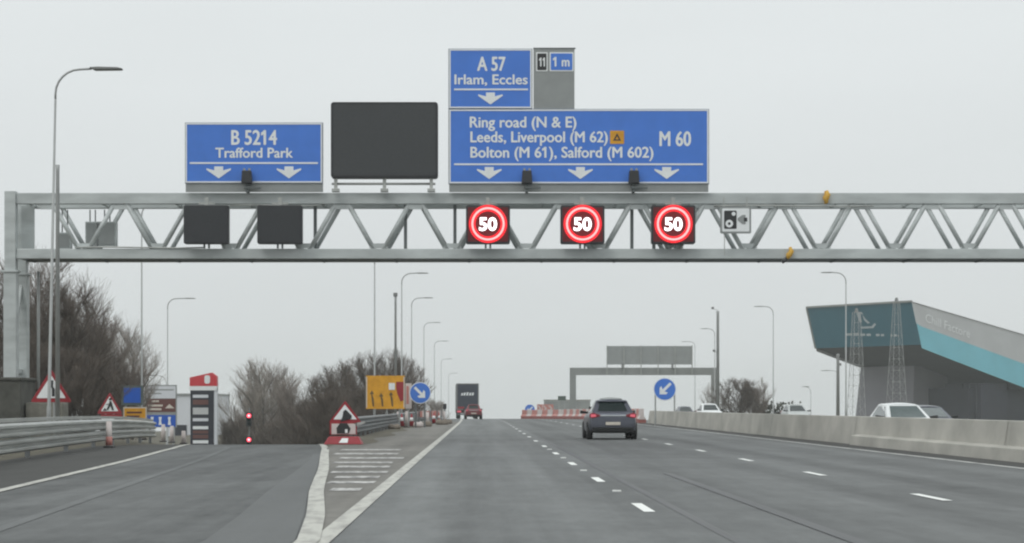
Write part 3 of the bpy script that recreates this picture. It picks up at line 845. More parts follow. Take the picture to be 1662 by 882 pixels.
# ------------------------------------------------------------------ red and white plastic barriers closing the outer lane
pts = [(11.3, 141), (11.1, 170), (10.7, 196), (8.9, 212), (6.4, 222), (4.9, 227)]
seg = []
for a, b in zip(pts[:-1], pts[1:]):
    L_ = math.hypot(b[0] - a[0], b[1] - a[1]); n = max(1, round(L_ / 2.0))
    for i in range(n):
        q = (i + 0.5) / n
        seg.append((a[0] + (b[0] - a[0]) * q, a[1] + (b[1] - a[1]) * q, math.atan2(b[1] - a[1], b[0] - a[0])))
def barrier_unit(mat, label):
    t = thing("plastic_barrier", label, "traffic barrier", (0, 0, 0), 0, "plastic barrier row closing the outer lane")
    poly = [(-0.24, 0.28), (0.24, 0.28), (0.22, 0.32), (0.10, 0.5), (0.08, 0.98), (-0.08, 0.98), (-0.10, 0.5), (-0.22, 0.32)]
    m = MB(); n = len(poly)
    vs = [(x, y, z) for x in (-0.97, 0.97) for y, z in poly]
    m.add(vs, [tuple(range(n)), tuple(reversed(range(n, 2 * n)))] + [(j, (j + 1) % n, n + (j + 1) % n, n + j) for j in range(n)])
    m.build("shell", mat, t, bevel=0.02)
    MB().box(-0.95, 0.95, -0.27, 0.27, 0, 0.30).build("base", 'barrier_base', t, bevel=0.02)
    return t
pr = barrier_unit('plastic_red', "red plastic barrier unit in the curving row beyond the grey car")
pw = barrier_unit('plastic_white', "white plastic barrier unit in the curving row beyond the grey car")
ur = uw = False
for i, (x, y, a) in enumerate(seg):
    src = pr if i % 2 else pw
    first = not (ur if i % 2 else uw)
    o = src if first else dup(src, src['label'])
    if i % 2: ur = True
    else: uw = True
    o.location = (x, y, zm(y)); o.rotation_euler = (0, 0, a)

# ------------------------------------------------------------------ roadside signs
def post(mb, x, z0, z1, r=0.045, y=0.06):
    return mb.path([(x, y, z0), (x, y, z1)], r, 8)
def at(u, v, y): return ((u - U0) * y / F, y, H + (V0 - v) * y / F)
def man(t, x, z, s, y=-0.03):                      # black digging figure of the roadworks sign
    m = MB()
    m.prism(disc(x + 0.02 * s, z + 0.78 * s, 0.09 * s, 14), y, y + 0.006)
    m.prism([(x - 0.02 * s, z + 0.68 * s), (x + 0.10 * s, z + 0.62 * s), (x + 0.26 * s, z + 0.06 * s), (x + 0.13 * s, z + 0.04 * s), (x + 0.03 * s, z + 0.34 * s), (x - 0.12 * s, z + 0.05 * s), (x - 0.24 * s, z + 0.08 * s), (x - 0.08 * s, z + 0.42 * s)], y, y + 0.0061)
    m.prism([(x - 0.30 * s, z + 0.40 * s), (x - 0.26 * s, z + 0.44 * s), (x + 0.14 * s, z + 0.52 * s), (x + 0.16 * s, z + 0.44 * s)], y - 0.002, y + 0.0062)
    m.prism([(x - 0.48 * s, z + 0.02 * s), (x - 0.20 * s, z + 0.02 * s), (x - 0.34 * s, z + 0.20 * s)], y, y + 0.0063)
    m.build("symbol", 'sign_black', t)
def triangle(name, label, u, vb, y, w, h, zg, posts=(0.0,), red=0.12):
    x, _, z = at(u, vb, y)
    t = thing(name, label, "warning sign", (x, y, zg))
    z0 = z - zg
    MB().prism(inset_tri(0, z0, w, h, 0.06), 0.0, 0.02).build("border", 'sign_red', t)
    k = red * h
    MB().prism(inset_tri(0, z0 + k, w - 3.1 * k, h - 2.55 * k, 0.03), -0.014, -0.002).build("panel", 'sign_white', t)
    for px in posts:
        post(MB(), px, -0.4, z0 + h * 0.55).build("post", 'pole', t)
    return t, z0
t, z0 = triangle("warning_sign", "large red bordered warning triangle partly behind the nearest lamp column", 83, 653, 71, 1.46, 1.16, zv(71), (0.1,))
m = MB()
m.prism([(0.03, z0 + 0.2), (0.13, z0 + 0.2), (0.13, z0 + 0.45), (0.07, z0 + 0.55), (0.08, z0 + 0.76), (0.0, z0 + 0.76), (0.0, z0 + 0.55), (0.03, z0 + 0.46)], -0.022, -0.016)
m.build("symbol", 'sign_black', t)
t, z0 = triangle("warning_sign", "roadworks triangle with digging man above the slip road guardrail", 178, 672, 97, 1.22, 1.04, zv(97), (-0.2, 0.2))
man(t, 0.02, z0 + 0.14, 0.72)
MB().box(-0.42, 0.6, 0, 0.02, z0 - 0.2, z0 - 0.03).build("red_plate", 'sign_red', t)
MB().box(-0.4, 0.2, 0, 0.02, z0 - 0.36, z0 - 0.22).build("white_plate", 'sign_white', t)

# red roadworks sign at the tip of the gore
RY = 63.0; rx = (558 - U0) * RY / F; rp = F / RY
t = thing("roadworks_sign", "red framed roadworks triangle with sandbagged red base in the gore", "warning sign", (rx, RY, zm(RY)))
Zr = lambda v: H + (V0 - v) / rp
Xr = lambda u: (u - 558) / rp
MB().prism(inset_tri(Xr(560), Zr(686), 1.02, 0.68, 0.03), 0.06, 0.09).build("border", 'sign_red', t)
MB().prism([(Xr(541), Zr(681)), (Xr(579), Zr(681)), (Xr(559.5), Zr(657))], 0.045, 0.058).build("panel", 'sign_white', t)
MB().prism([(Xr(552), Zr(685)), (Xr(570), Zr(680)), (Xr(571), Zr(675)), (Xr(561), Zr(665)), (Xr(557), Zr(668)), (Xr(556), Zr(676))], 0.032, 0.043).build("symbol", 'sign_black', t)
MB().box(Xr(535), Xr(579), 0.05, 0.09, Zr(706), Zr(685)).build("plate_frame", 'sign_red', t)
MB().box(Xr(538), Xr(577), 0.03, 0.048, Zr(705), Zr(688)).build("plate", 'plastic_white', t)
MB().prism([(Xr(547), Zr(704)), (Xr(566), Zr(704)), (Xr(569), Zr(696)), (Xr(563), Zr(687)), (Xr(552), Zr(687)), (Xr(546), Zr(695))], 0.015, 0.028).build("plate_symbol", 'sign_black', t)
MB().box(Xr(560), Xr(564), 0.008, 0.014, Zr(703), Zr(697)).build("plate_mark", 'sign_white', t)
MB().hexa([(Xr(526), -0.3, 0.0), (Xr(588), -0.3, 0), (Xr(590), 0.3, 0), (Xr(528), 0.3, 0)], [(Xr(534), -0.2, 0.25), (Xr(582), -0.2, 0.25), (Xr(583), 0.2, 0.25), (Xr(534), 0.2, 0.25)]).build("base", 'sign_red', t, bevel=0.03)
MB().hexa([(Xr(551), -0.292, 0.06), (Xr(565), -0.292, 0.06), (Xr(565), -0.27, 0.06), (Xr(551), -0.27, 0.06)], [(Xr(556), -0.23, 0.2), (Xr(566), -0.23, 0.2), (Xr(566), -0.2, 0.2), (Xr(556), -0.2, 0.2)]).build("base_mark", 'sign_white', t)
MB().hexa([(Xr(574), 0.05, 0.55), (Xr(592), 0.05, 0.66), (Xr(592), 0.25, 0.66), (Xr(574), 0.25, 0.55)], [(Xr(574), 0.05, 0.66), (Xr(592), 0.05, 0.72), (Xr(592), 0.25, 0.72), (Xr(574), 0.25, 0.66)]).build("brace", 'galv', t)

# yellow lane closure board
YY = 110.0; yx = (626 - U0) * YY / F; yp = F / YY
t = thing("lane_closure_board", "big yellow lane closure board with bent arrows in the gore", "road sign", (yx, YY, zm(YY)))
Zy = lambda v: H + (V0 - v) / yp
Xy = lambda u: (u - 626) / yp
MB().box(Xy(594), Xy(657), 0, 0.05, Zy(664), Zy(610)).build("panel", 'sign_yellow', t)
for a in (Xy(594), Xy(655)):
    MB().box(a, a + 0.06, -0.010, -0.001, Zy(662), Zy(612)).build("edge_strip", 'plate', t)
def blk(pl, yy=-0.014): return MB().prism([(Xy(a), Zy(b)) for a, b in pl], yy, yy + 0.01)
def stem(u, top):
    return [(u - 1.2, 660), (u + 1.2, 660), (u + 0.6, 648), (u - 1.6, top + 6), (u + 1.2, top + 6), (u - 2.4, top), (u - 6, top + 6), (u - 3.6, top + 6), (u - 2.8, 648)]
for u, tp in ((606, 634), (621, 638), (637, 636)):
    blk(stem(u, tp)).build("arrow", 'faded_black', t)
blk([(631, 622), (641, 622), (641, 633), (631, 633)], -0.018).build("white_patch", 'sign_white', t)
blk([(643, 620), (655, 620), (655, 650), (650, 652), (645, 640), (643, 630)]).build("closed_bar", 'sign_red', t)
for u in (607, 628, 648): post(MB(), Xy(u), 0, Zy(612), 0.05, 0.1).build("post", 'pole', t)
t = thing("marker_board", "narrow pinkish white board edge on beside the yellow board", "marker board", ((663 - U0) * 113 / F, 113, zm(113)))
MB().box(-0.17, 0.17, 0, 0.05, 1.05, 2.45).build("panel", 'plastic_white', t)
MB().box(-0.12, 0.02, -0.012, -0.002, 1.3, 2.3).build("red_strip", 'plastic_red', t)
MB().box(-0.05, 0.05, 0.05, 0.12, 0, 1.2).build("post", 'pole', t)

def keep_sign(name, label, u, v, y, r, dirn, posts, zg, frame='pole', plen=None):
    x, _, z = at(u, v, y)
    t = thing(name, label, "road sign", (x, y, zg))
    cz = z - zg
    MB().prism(disc(0, cz, r), 0.0, 0.03).build("rim", 'sign_white', t)
    MB().prism(disc(0, cz, r * 0.925), -0.014, -0.002).build("face", 'blue', t)
    q = R(-45 if dirn > 0 else -135)
    c_, s_ = math.cos(q), math.sin(q)
    pl = [(-0.72, 0.13), (0.12, 0.13), (-0.08, 0.42), (0.14, 0.42), (0.66, 0.0), (0.14, -0.42), (-0.08, -0.42), (0.12, -0.13), (-0.72, -0.13)]
    pl = [(-0.72, 0.12), (0.16, 0.12), (0.02, 0.40), (0.24, 0.40), (0.64, 0.0), (0.24, -0.40), (0.02, -0.40), (0.16, -0.12), (-0.72, -0.12)]
    MB().prism([((a * c_ - b * s_) * r, cz + (a * s_ + b * c_) * r) for a, b in pl], -0.022, -0.015).build("arrow", 'sign_white', t)
    for px in posts:
        post(MB(), px, 0, cz + r * 0.3, 0.05).build("post", frame, t)
    MB().box(min(posts) - 0.05, max(posts) + 0.05, 0.03, 0.08, cz - r * 0.62, cz - r * 0.55).build("crossbar", frame, t)
    return t
keep_sign("keep_right_sign", "round blue keep right sign beside the yellow board", 682, 638, 112, 0.60, 1, (-0.25, 0.25), zm(112), 'rail_dark')
keep_sign("keep_left_sign", "round blue keep left sign on two posts at the barrier end", 1079, 632, 124, 0.70, -1, (-0.57, 0.60), 0.0)
keep_sign("keep_left_sign", "small distant blue keep left sign at the tip of the barrier row", 860, 665, 238, 0.62, -1, (-0.3, 0.3), zm(238))

# boards by the slip road
def boardthing(name, label, u0, u1, v0, v1, y, mat, zg, cat="road sign", border='sign_white', bwid=0.07):
    x, _, z1 = at((u0 + u1) / 2, v0, y); _, _, z0 = at(u0, v1, y)
    w = (u1 - u0) * y / F / 2
    t = thing(name, label, cat, (x, y, zg))
    MB().box(-w, w, 0, 0.05, z0 - zg, z1 - zg).build("frame", border, t)
    MB().box(-w + bwid, w - bwid, -0.014, -0.002, z0 - zg + bwid, z1 - zg - bwid).build("panel", mat, t)
    for px in (-w * 0.6, w * 0.6): post(MB(), px, -0.3, z1 - zg - 0.1, 0.05, 0.11).build("post", 'pole', t)
    return t, w, z0 - zg, z1 - zg
boardthing("information_board", "plain blue square board with pale frame beyond the guardrail", 197, 232, 626, 658, 120, 'blue_dark', zv(120) - 0.3, bwid=0.14, border='glass_pale')
t, w, z0, z1 = boardthing("diversion_board", "yellow board under the plain blue board", 200, 238, 661, 686, 116, 'sign_yellow', zv(116) - 0.3, border='plate')
MB().box(-w * 0.7, w * 0.6, -0.024, -0.016, z0 + 0.52, z0 + 0.62).box(-w * 0.7, w * 0.4, -0.024, -0.016, z0 + 0.3, z0 + 0.4).build("faded_line", 'sign_brown', t)
DY = 168.0; dx = (262 - U0) * DY / F; dp = F / DY; dz = zs(DY)
t = thing("tourist_sign", "tall sign with grey, brown and blue panels beside the slip road", "road sign", (dx, DY, dz))
Zd = lambda v: H + (V0 - v) / dp - dz
Xd = lambda u: (u - 262) / dp
MB().box(Xd(236), Xd(287), 0, 0.08, Zd(694), Zd(625)).build("frame", 'sign_grey', t)
MB().box(Xd(238), Xd(285), -0.014, -0.002, Zd(647), Zd(627)).build("grey_panel", 'white_wall', t)
MB().box(Xd(238), Xd(285), -0.014, -0.002, Zd(669), Zd(647.6)).build("brown_panel", 'sign_brown', t)
MB().box(Xd(238), Xd(285), -0.014, -0.002, Zd(693), Zd(674)).build("blue_panel", 'blue_dark', t)
MB().box(Xd(240), Xd(282), -0.024, -0.016, Zd(634), Zd(632)).box(Xd(240), Xd(262), -0.024, -0.016, Zd(640), Zd(638)).build("dark_line", 'sign_grey', t)
MB().box(Xd(246), Xd(258), -0.024, -0.016, Zd(653), Zd(650)).box(Xd(240), Xd(264), -0.024, -0.016, Zd(660), Zd(657)).box(Xd(240), Xd(262), -0.024, -0.016, Zd(666), Zd(663)).build("pale_line", 'plate', t)
MB().prism([(Xd(268), Zd(663)), (Xd(283), Zd(663)), (Xd(275), Zd(656))], -0.024, -0.016).build("attraction_symbol", 'plate', t)
for u in (247, 260, 275): MB().prism([(Xd(u - 2.5), Zd(690)), (Xd(u + 2.5), Zd(690)), (Xd(u + 1.5), Zd(683)), (Xd(u + 2.5), Zd(677)), (Xd(u - 2.5), Zd(677)), (Xd(u - 1.5), Zd(683))], -0.024, -0.016).build("white_symbol", 'sign_white', t)
for u in (243, 281): post(MB(), Xd(u), 0, Zd(627), 0.09, 0.18).build("post", 'pole', t)

# price totem below the slip road
TY = 210.0; tx = (330 - U0) * TY / F; tp = F / TY; tz = zs(TY)
t = thing("totem_sign", "tall red topped price totem beyond the slip road crest", "totem sign", (tx, TY, tz))
Zt = lambda v: H + (V0 - v) / tp - tz
Xt = lambda u: (u - 330) / tp
MB().box(Xt(309), Xt(347), 0, 0.9, 0, Zt(634)).build("column", 'annex', t)
MB().box(Xt(347.2), Xt(352), 0.05, 0.85, 0, Zt(630)).build("edge_strip", 'white_wall', t)
MB().box(Xt(307), Xt(352), -0.06, 0.95, Zt(633.8), Zt(627)).build("white_band", 'sign_white', t)
MB().prism([(Xt(308), Zt(626.8)), (Xt(352), Zt(626.8)), (Xt(352), Zt(611)), (Xt(344), Zt(605)), (Xt(308), Zt(613))], -0.08, 0.95).build("red_cap", 'cap_red', t)
MB().prism(rrect(Xt(332), Xt(341), Zt(623), Zt(609.5), 0.2), -0.11, -0.085).build("logo_patch", 'sign_white', t)
for v0, v1, mt in ((641, 646, 'white_wall'), (649, 657, 'sign_brown'), (662, 673, 'cladding'), (679, 684, 'white_wall'), (692, 697, 'sign_white'), (699, 704, 'sign_brown'), (706, 712, 'sign_brown'), (715, 720, 'sign_white')):
    MB().box(Xt(313), Xt(338), -0.03, -0.005, Zt(v1), Zt(v0)).build("price_panel", mt, t)

# traffic light
LY = 160.0
lxx, _, _ = at(404, 700, LY)
t = thing("traffic_light", "traffic light showing red on two heads at the foot of the slip road", "traffic light", (lxx, LY, zs(LY)))
MB().path([(0, 0.25, 0), (0, 0.25, 5.2)], 0.07, 8).build("post", 'lantern', t)
for v in (675, 714):
    zc = H + (V0 - v) * LY / F - zs(LY)
    hd = MB().box(-0.22, 0.22, 0, 0.2, zc - 0.85, zc + 0.28).build("signal_head", 'casing', t, bevel=0.03)
    MB().prism(disc(0, zc, 0.17, 20), -0.03, -0.004).build("red_lens", 'led_stop', hd)
    MB().prism(disc(0, zc, 0.10, 16), -0.04, -0.031).build("red_core", 'led_core', hd)
    MB().prism(disc(0, zc - 0.31, 0.13, 16), -0.02, -0.004).build("dark_lens", 'glass', hd)
    MB().prism(disc(0, zc - 0.62, 0.13, 16), -0.02, -0.004).build("dark_lens", 'glass', hd)

# cones and cylinders
def cyl(u, vb, y, label, h=0.78, x=None, zg=0.0, red_low=True):
    t = thing("traffic_cylinder", label, "traffic cylinder", ((u - U0) * y / F, y, zg), 0, "traffic cylinders and marker posts")
    MB().path([(0, 0, 0.05), (0, 0, h)], [0.10, 0.08], 12).build("tube", 'plastic_white', t, smooth=True)
    if red_low: MB().path([(0, 0, h * 0.1), (0, 0, h * 0.42)], [0.104, 0.096], 12).build("red_band", 'plastic_red', t, smooth=True)
    MB().box(-0.15, 0.15, -0.15, 0.15, 0, 0.05).build("foot", 'plastic', t, bevel=0.02)
cyl(177, 722, 60, "white and red cylinder in front of the slip road guardrail, closest to the camera", zg=zs(60))
cyl(233, 712, 86, "white cylinder at the end of the slip road guardrail", zg=zv(86), red_low=False)
cyl(265, 716, 90, "white cylinder just past the guardrail end, left of its near twin", zg=zv(90) - 0.1, red_low=False)
cyl(279, 718, 93, "white cylinder below the right edge of the tourist sign", zg=zv(93) - 0.15, red_low=False)
cyl(298, 722, 84, "white cylinder at the slip road crest beside the totem", zg=zs(84) + 0.05, h=0.55, red_low=False)
cyl(646, 690, 118, "slim white cylinder under the yellow board", zg=0.3, h=0.55, red_low=False)
cyl(660, 693, 112, "short white cylinder between the yellow board and the keep right sign", zg=0.0, h=0.9, red_low=False)
cyl(694, 688, 128, "white cylinder just right of the keep right sign", zg=0.0, h=0.8, red_low=False)
cyl(721, 690, 150, "white cylinder with dark top near the far end of the gore", zg=0.0, h=0.8, red_low=False)
t = thing("marker_post", "thin dark post at the far left edge of the motorway", "marker post", ((722 - U0) * 152 / F, 152, 0))
MB().path([(0, 0, 0), (0, 0, 0.95)], 0.06, 8).build("stem", 'rail_dark', t)
MB().box(-0.13, 0.13, -0.05, 0.05, 0.95, 1.35).build("head", 'casing', t, bevel=0.03)
def cone(u, vb, y, label):
    zg = H + (V0 - vb) * y / F
    t = thing("traffic_cone", label, "traffic cone", ((u - U0) * y / F, y, zg), 0, "traffic cones in the gore")
    MB().path([(0, 0, 0.03), (0, 0, 0.75)], [0.17, 0.03], 12).build("body", 'sign_red', t, smooth=True)
    MB().path([(0, 0, 0.33), (0, 0, 0.53)], [0.120, 0.082], 12).build("white_sleeve", 'sign_white', t, smooth=True)
    MB().box(-0.22, 0.22, -0.22, 0.22, 0, 0.04).build("foot", 'plastic', t)
cone(652, 693, 116, "small cone at the right foot of the yellow board")
cone(668, 693, 117, "small cone left of the keep right sign foot")
cone(704, 688, 136, "small cone by the barrier boards in the gore")
cone(712, 687, 141, "small cone nearest the end of the gore")
def sandbag(u, v, y, label, w=0.5, h=0.26, mat='sand'):
    m = MB()
    n = 10
    vs = []; fs = []
    for i, (sc, z) in enumerate(((0.8, 0.0), (1.0, 0.35), (0.85, 0.75), (0.4, 1.0))):
        for j in range(n):
            q = 2 * math.pi * j / n
            vs.append((w / 2 * sc * math.cos(q) * (1 + 0.1 * math.sin(3 * q)), 0.2 * sc * math.sin(q), h * z * (1 + 0.12 * math.cos(2 * q))))
    for i in range(3):
        for j in range(n): fs.append((i * n + j, i * n + (j + 1) % n, (i + 1) * n + (j + 1) % n, (i + 1) * n + j))
    fs += [tuple(range(3 * n, 4 * n)), tuple(reversed(range(n)))]
    o = m.add(vs, fs).build("sandbag", mat, smooth=True)
    o.location = ((u - U0) * y / F, y, zm(y) + 0.01)
    return tag(o, label, "sandbag", "sandbags in the gore")
sandbag(679, 690, 113, "pale sandbag at the foot of the keep right sign", 0.6, 0.3, 'plastic_white')
sandbag(694, 692, 117, "dark sandbag right of the keep right sign", 0.55, 0.3)
sandbag(718, 690, 128, "larger dark sandbag at the far tip of the gore", 0.9, 0.32)
sandbag(728, 688, 135, "dark sandbag closest to the motorway edge line", 0.5, 0.28)
sandbag(640, 697, 104, "brown sandbag under the yellow board", 0.7, 0.25)
for i, (u, y, c, lb) in enumerate(((700, 140, 'plastic_red', "red and white board leaning by the gore guardrail"), (708, 150, 'plastic_white', "pale board behind the keep right sign"), (690, 134, 'plastic_red', "low red board just right of the keep right sign"))):
    t = thing("barrier_board", lb, "barrier board", ((u - U0) * y / F, y, zm(y)), R(10 - 12 * i), "barrier boards in the gore")
    MB().box(-0.5, 0.5, -0.03, 0.03, 0.45, 0.85).build("plank", c, t)
    MB().box(-0.18, 0.12, -0.042, -0.031, 0.47, 0.83).build("stripe", 'plastic_white' if c == 'plastic_red' else 'plastic_red', t)
    MB().box(-0.42, -0.36, -0.2, 0.2, 0, 0.9).box(0.36, 0.42, -0.2, 0.2, 0, 0.9).build("leg", 'rail_dark', t)

# concrete block and cabinet below the gantry column
t = thing("concrete_block", "stained concrete block behind the guardrail under the warning triangle", "concrete block", (gx(66), 76.0, zv(76) - 0.1))
MB().box(-0.68, 0.72, -0.5, 0.5, 0, 1.55).build("block", 'concrete_old', t, bevel=0.04)

# ------------------------------------------------------------------ vehicles
def wheel(parent, x, y, r=0.32, w=0.2):
    t = MB()
    prof = [(r * 0.62, -w / 2), (r * 0.95, -w / 2), (r, -w / 2 + 0.03), (r, w / 2 - 0.03), (r * 0.95, w / 2), (r * 0.62, w / 2)]
    n = 24; vs = []; fs = []
    for i in range(n):
        q = 2 * math.pi * i / n
        for rr, xx in prof: vs.append((x + xx, y + rr * math.cos(q), r + rr * math.sin(q)))
    k = len(prof)
    for i in range(n):
        for j in range(k): fs.append((i * k + j, i * k + (j + 1) % k, ((i + 1) % n) * k + (j + 1) % k, ((i + 1) % n) * k + j))
    o = t.add(vs, fs).build("wheel", 'tyre', parent, smooth=True)
    s = 1 if x > 0 else -1
    vs = [(x + s * w * 0.40, y, r)] + [(x + s * w * 0.44, y + r * 0.62 * math.cos(2 * math.pi * i / 20), r + r * 0.62 * math.sin(2 * math.pi * i / 20)) for i in range(20)]
    MB().add(vs, [(0, 1 + i, 1 + (i + 1) % 20) for i in range(20)]).build("rim", 'rim', o)
    return o
def quad_on(c4, a0, a1, b0, b1, off, n=6):
    """patch on the bilinear face c4 = (p00, p10, p11, p01), lifted outwards"""
    p00, p10, p11, p01 = [Vector(c) for c in c4]
    f = lambda a, b: (p00 * (1 - a) + p10 * a) * (1 - b) + (p01 * (1 - a) + p11 * a) * b
    nn = (p10 - p00).cross(p01 - p00).normalized() * off
    vs = []; fs = []
    for i in range(n + 1):
        for j in range(n + 1):
            vs.append(f(a0 + (a1 - a0) * i / n, b0 + (b1 - b0) * j / n) + nn)
    for i in range(n):
        for j in range(n):
            q = i * (n + 1) + j
            fs.append((q, q + n + 1, q + n + 2, q + 1))
    return MB().add(vs, fs)
def car(label, loc, rz, paint, W=1.8, L=4.25, HT=1.47, glass='glass', lit=True, group=None, suv=False, name="parked_car"):
    """rear bumper at y=0 facing -y, nose at y=L"""
    t = thing(name, label, "car", loc, rz, group)
    w = W / 2; e = HT / 1.47
    # lower body lofted along the car: (y, half width, sill z, shoulder z, deck z)
    st_ = [(0.00, 0.80, 0.40, 0.72, 0.90), (0.06, 0.90, 0.30, 0.80, 0.97), (0.30, 0.96, 0.24, 0.86, 1.00), (0.9, 0.995, 0.22, 0.86, 0.99), (1.8, 1.0, 0.22, 0.84, 0.96), (2.7, 0.99, 0.22, 0.82, 0.94), (3.3, 0.975, 0.22, 0.80, 0.93), (3.8, 0.94, 0.24, 0.72, 0.82), (4.12, 0.86, 0.26, 0.60, 0.70), (4.25, 0.72, 0.34, 0.50, 0.60)]
    vs = []; half = None
    for (y, hw, z0, zs_, zd) in st_:
        y = y * L / 4.25; hw *= w; z0 *= e; zs_ *= e; zd *= e
        half = [(0, z0), (hw * 0.86, z0), (hw * 0.97, z0 + 0.08), (hw, (z0 + zs_) / 2), (hw * 0.985, zs_), (hw * 0.93, (zs_ + zd) / 2 + 0.03), (hw * 0.78, zd), (0, zd + 0.015)]
        full = half + [(-x, z) for x, z in reversed(half[1:-1])]
        vs += [(x, y, z) for x, z in full]
    k = len(half) * 2 - 2; n = len(st_); fs = []
    for i in range(n - 1):
        for j in range(k): fs.append((i * k + j, i * k + (j + 1) % k, (i + 1) * k + (j + 1) % k, (i + 1) * k + j))
    fs += [tuple(reversed(range(k))), tuple((n - 1) * k + j for j in range(k))]
    b = MB().add(vs, fs).build("body", paint, t, smooth=True)
    sm = b.modifiers.new("smooth", 'SUBSURF'); sm.levels = 1; sm.render_levels = 2
    # cabin
    yr0, yr1, yf1, yf0 = 0.14, 0.80, 2.1, 3.2
    zb, zr, zf = 0.955 * e, HT, HT - 0.03
    wb, wr = w * 0.83, w * 0.61
    wf = w * 0.58
    RB = [(-wb, yr0, zb), (wb, yr0, zb)]; RT = [(-wr, yr1, zr - 0.05), (wr, yr1, zr - 0.05)]
    FT = [(-wf, yf1, zf - 0.05), (wf, yf1, zf - 0.05)]; FB = [(-wb * 0.95, yf0, zb - 0.03), (wb * 0.95, yf0, zb - 0.03)]
    arc = lambda L_, R_, c: [tuple(Vector(L_).lerp(Vector(R_), q) + Vector((0, 0, c * (1 - (2 * q - 1) ** 2)))) for q in (0.06, 0.2, 0.35, 0.5, 0.65, 0.8, 0.94)]
    ra = [RT[0]] + arc(RT[0], RT[1], 0.05) + [RT[1]]
    rb = [(x, 1.4, z + 0.01) for x, y, z in ra]
    rc = [FT[0]] + arc(FT[0], FT[1], 0.045) + [FT[1]]
    n_ = len(ra); cv = ra + rb + rc + RB + FB; o_ = 3 * n_
    cf = [(i + r_ * n_, i + 1 + r_ * n_, i + 1 + (r_ + 1) * n_, i + (r_ + 1) * n_) for r_ in (0, 1) for i in range(n_ - 1)]
    cf += [(o_, o_ + 1, n_ - 1, 0), tuple(reversed(range(n_))), (o_ + 3, o_ + 2, 2 * n_, 3 * n_ - 1), tuple(range(2 * n_, 3 * n_))]
    cf += [(o_ + 1, o_ + 3, 3 * n_ - 1, 2 * n_ - 1, n_ - 1), (o_ + 2, o_, 0, n_, 2 * n_)]
    MB().add(cv, cf).build("roof", paint, t, bevel=0.06, seg=3)
    quad_on((RB[0], RB[1], RT[1], RT[0]), 0.13, 0.87, 0.16, 0.86, 0.012).build("rear_window", glass, t)
    quad_on((FB[1], FB[0], FT[0], FT[1]), 0.08, 0.92, 0.08, 0.93, 0.012).build("windscreen", glass, t)
    quad_on((RB[1], FB[1], FT[1], RT[1]), 0.14, 0.88, 0.10, 0.88, 0.014).build("side_window", glass, t)
    quad_on((FB[0], RB[0], RT[0], FT[0]), 0.12, 0.86, 0.10, 0.88, 0.014).build("side_window", glass, t)
    MB().hexa([(-wr * 0.98, yr1 - 0.16, zr - 0.10), (wr * 0.98, yr1 - 0.16, zr - 0.10), (wr, yr1 + 0.1, zr - 0.06), (-wr, yr1 + 0.1, zr - 0.06)], [(-wr * 0.9, yr1 - 0.16, zr - 0.05), (wr * 0.9, yr1 - 0.16, zr - 0.05), (wr * 0.9, yr1 + 0.1, zr - 0.02), (-wr * 0.9, yr1 + 0.1, zr - 0.02)]).build("spoiler", paint, t, bevel=0.012)
    for s in (-1, 1):
        pl = [(s * w * 0.50, 0.84 * e), (s * w * 0.80, 0.77 * e), (s * w * 0.93, 0.80 * e), (s * w * 0.93, 0.93 * e), (s * w * 0.82, 0.985 * e), (s * w * 0.50, 0.90 * e)]
        tl = MB().prism(pl, -0.008, 0.2).build("tail_light", 'tail', t, bevel=0.015)
        if lit:
            MB().prism([(s * w * 0.66, 0.84 * e), (s * w * 0.88, 0.81 * e), (s * w * 0.89, 0.92 * e), (s * w * 0.70, 0.92 * e)], -0.018, -0.009).build("lamp", 'tail_lit', tl)
        MB().hexa([(s * w * 0.80, 2.75, 0.93 * e), (s * w * 1.14, 2.72, 0.93 * e), (s * w * 1.14, 2.9, 0.95 * e), (s * w * 0.80, 2.9, 0.95 * e)], [(s * w * 0.80, 2.75, 1.0 * e), (s * w * 1.13, 2.72, 1.06 * e), (s * w * 1.12, 2.88, 1.04 * e), (s * w * 0.80, 2.9, 1.0 * e)]).build("mirror", 'plastic', t, bevel=0.02)
        pl = [(s * w * 0.45, 0.60 * e), (s * w * 0.86, 0.63 * e), (s * w * 0.84, 0.74 * e), (s * w * 0.50, 0.68 * e)]
        MB().prism(pl, L - 0.35, L - 0.02).build("headlight", 'chrome', t, bevel=0.02)
        for yy in (0.72, 3.35): wheel(t, s * (w - 0.10), yy * L / 4.25)
    MB().box(-w * 0.52, w * 0.52, -0.012, 0.1, 0.845 * e, 0.895 * e).build("boot_trim", 'chrome' if lit else paint, t, bevel=0.01)
    MB().hexa([(-w * 0.80, 0.02, 0.27 * e), (w * 0.80, 0.02, 0.27 * e), (w * 0.86, 0.4, 0.24 * e), (-w * 0.86, 0.4, 0.24 * e)], [(-w * 0.82, -0.03, 0.45 * e), (w * 0.82, -0.03, 0.45 * e), (w * 0.90, 0.4, 0.45 * e), (-w * 0.90, 0.4, 0.45 * e)]).build("bumper", 'plastic', t, bevel=0.03)
    MB().box(-0.26, 0.26, -0.035, 0.03, 0.53 * e, 0.64 * e).build("number_plate", 'plate', t, bevel=0.004)
    MB().box(-w * 0.6, w * 0.6, L - 0.1, L + 0.012, 0.40 * e, 0.56 * e).build("grille", 'plastic', t, bevel=0.02)
    return t
car("dark grey hatchback driving ahead in the middle lane", ((995 - U0) * 72 / F, 72, zm(72)), R(0.3), 'car_grey', W=1.78, L=4.2, HT=1.44, name="grey_car")
car("silver car mostly hidden ahead of the grey hatchback", (6.62, 102, 0), R(-1.5), 'car_silver', W=1.85, L=4.4, HT=1.63, lit=False, name="silver_car")
car("small red car just behind the dark lorry", ((769 - U0) * 200 / F, 200, zm(200)), R(2), 'car_red', W=1.72, HT=1.46, lit=True, name="red_car")
PI = math.pi
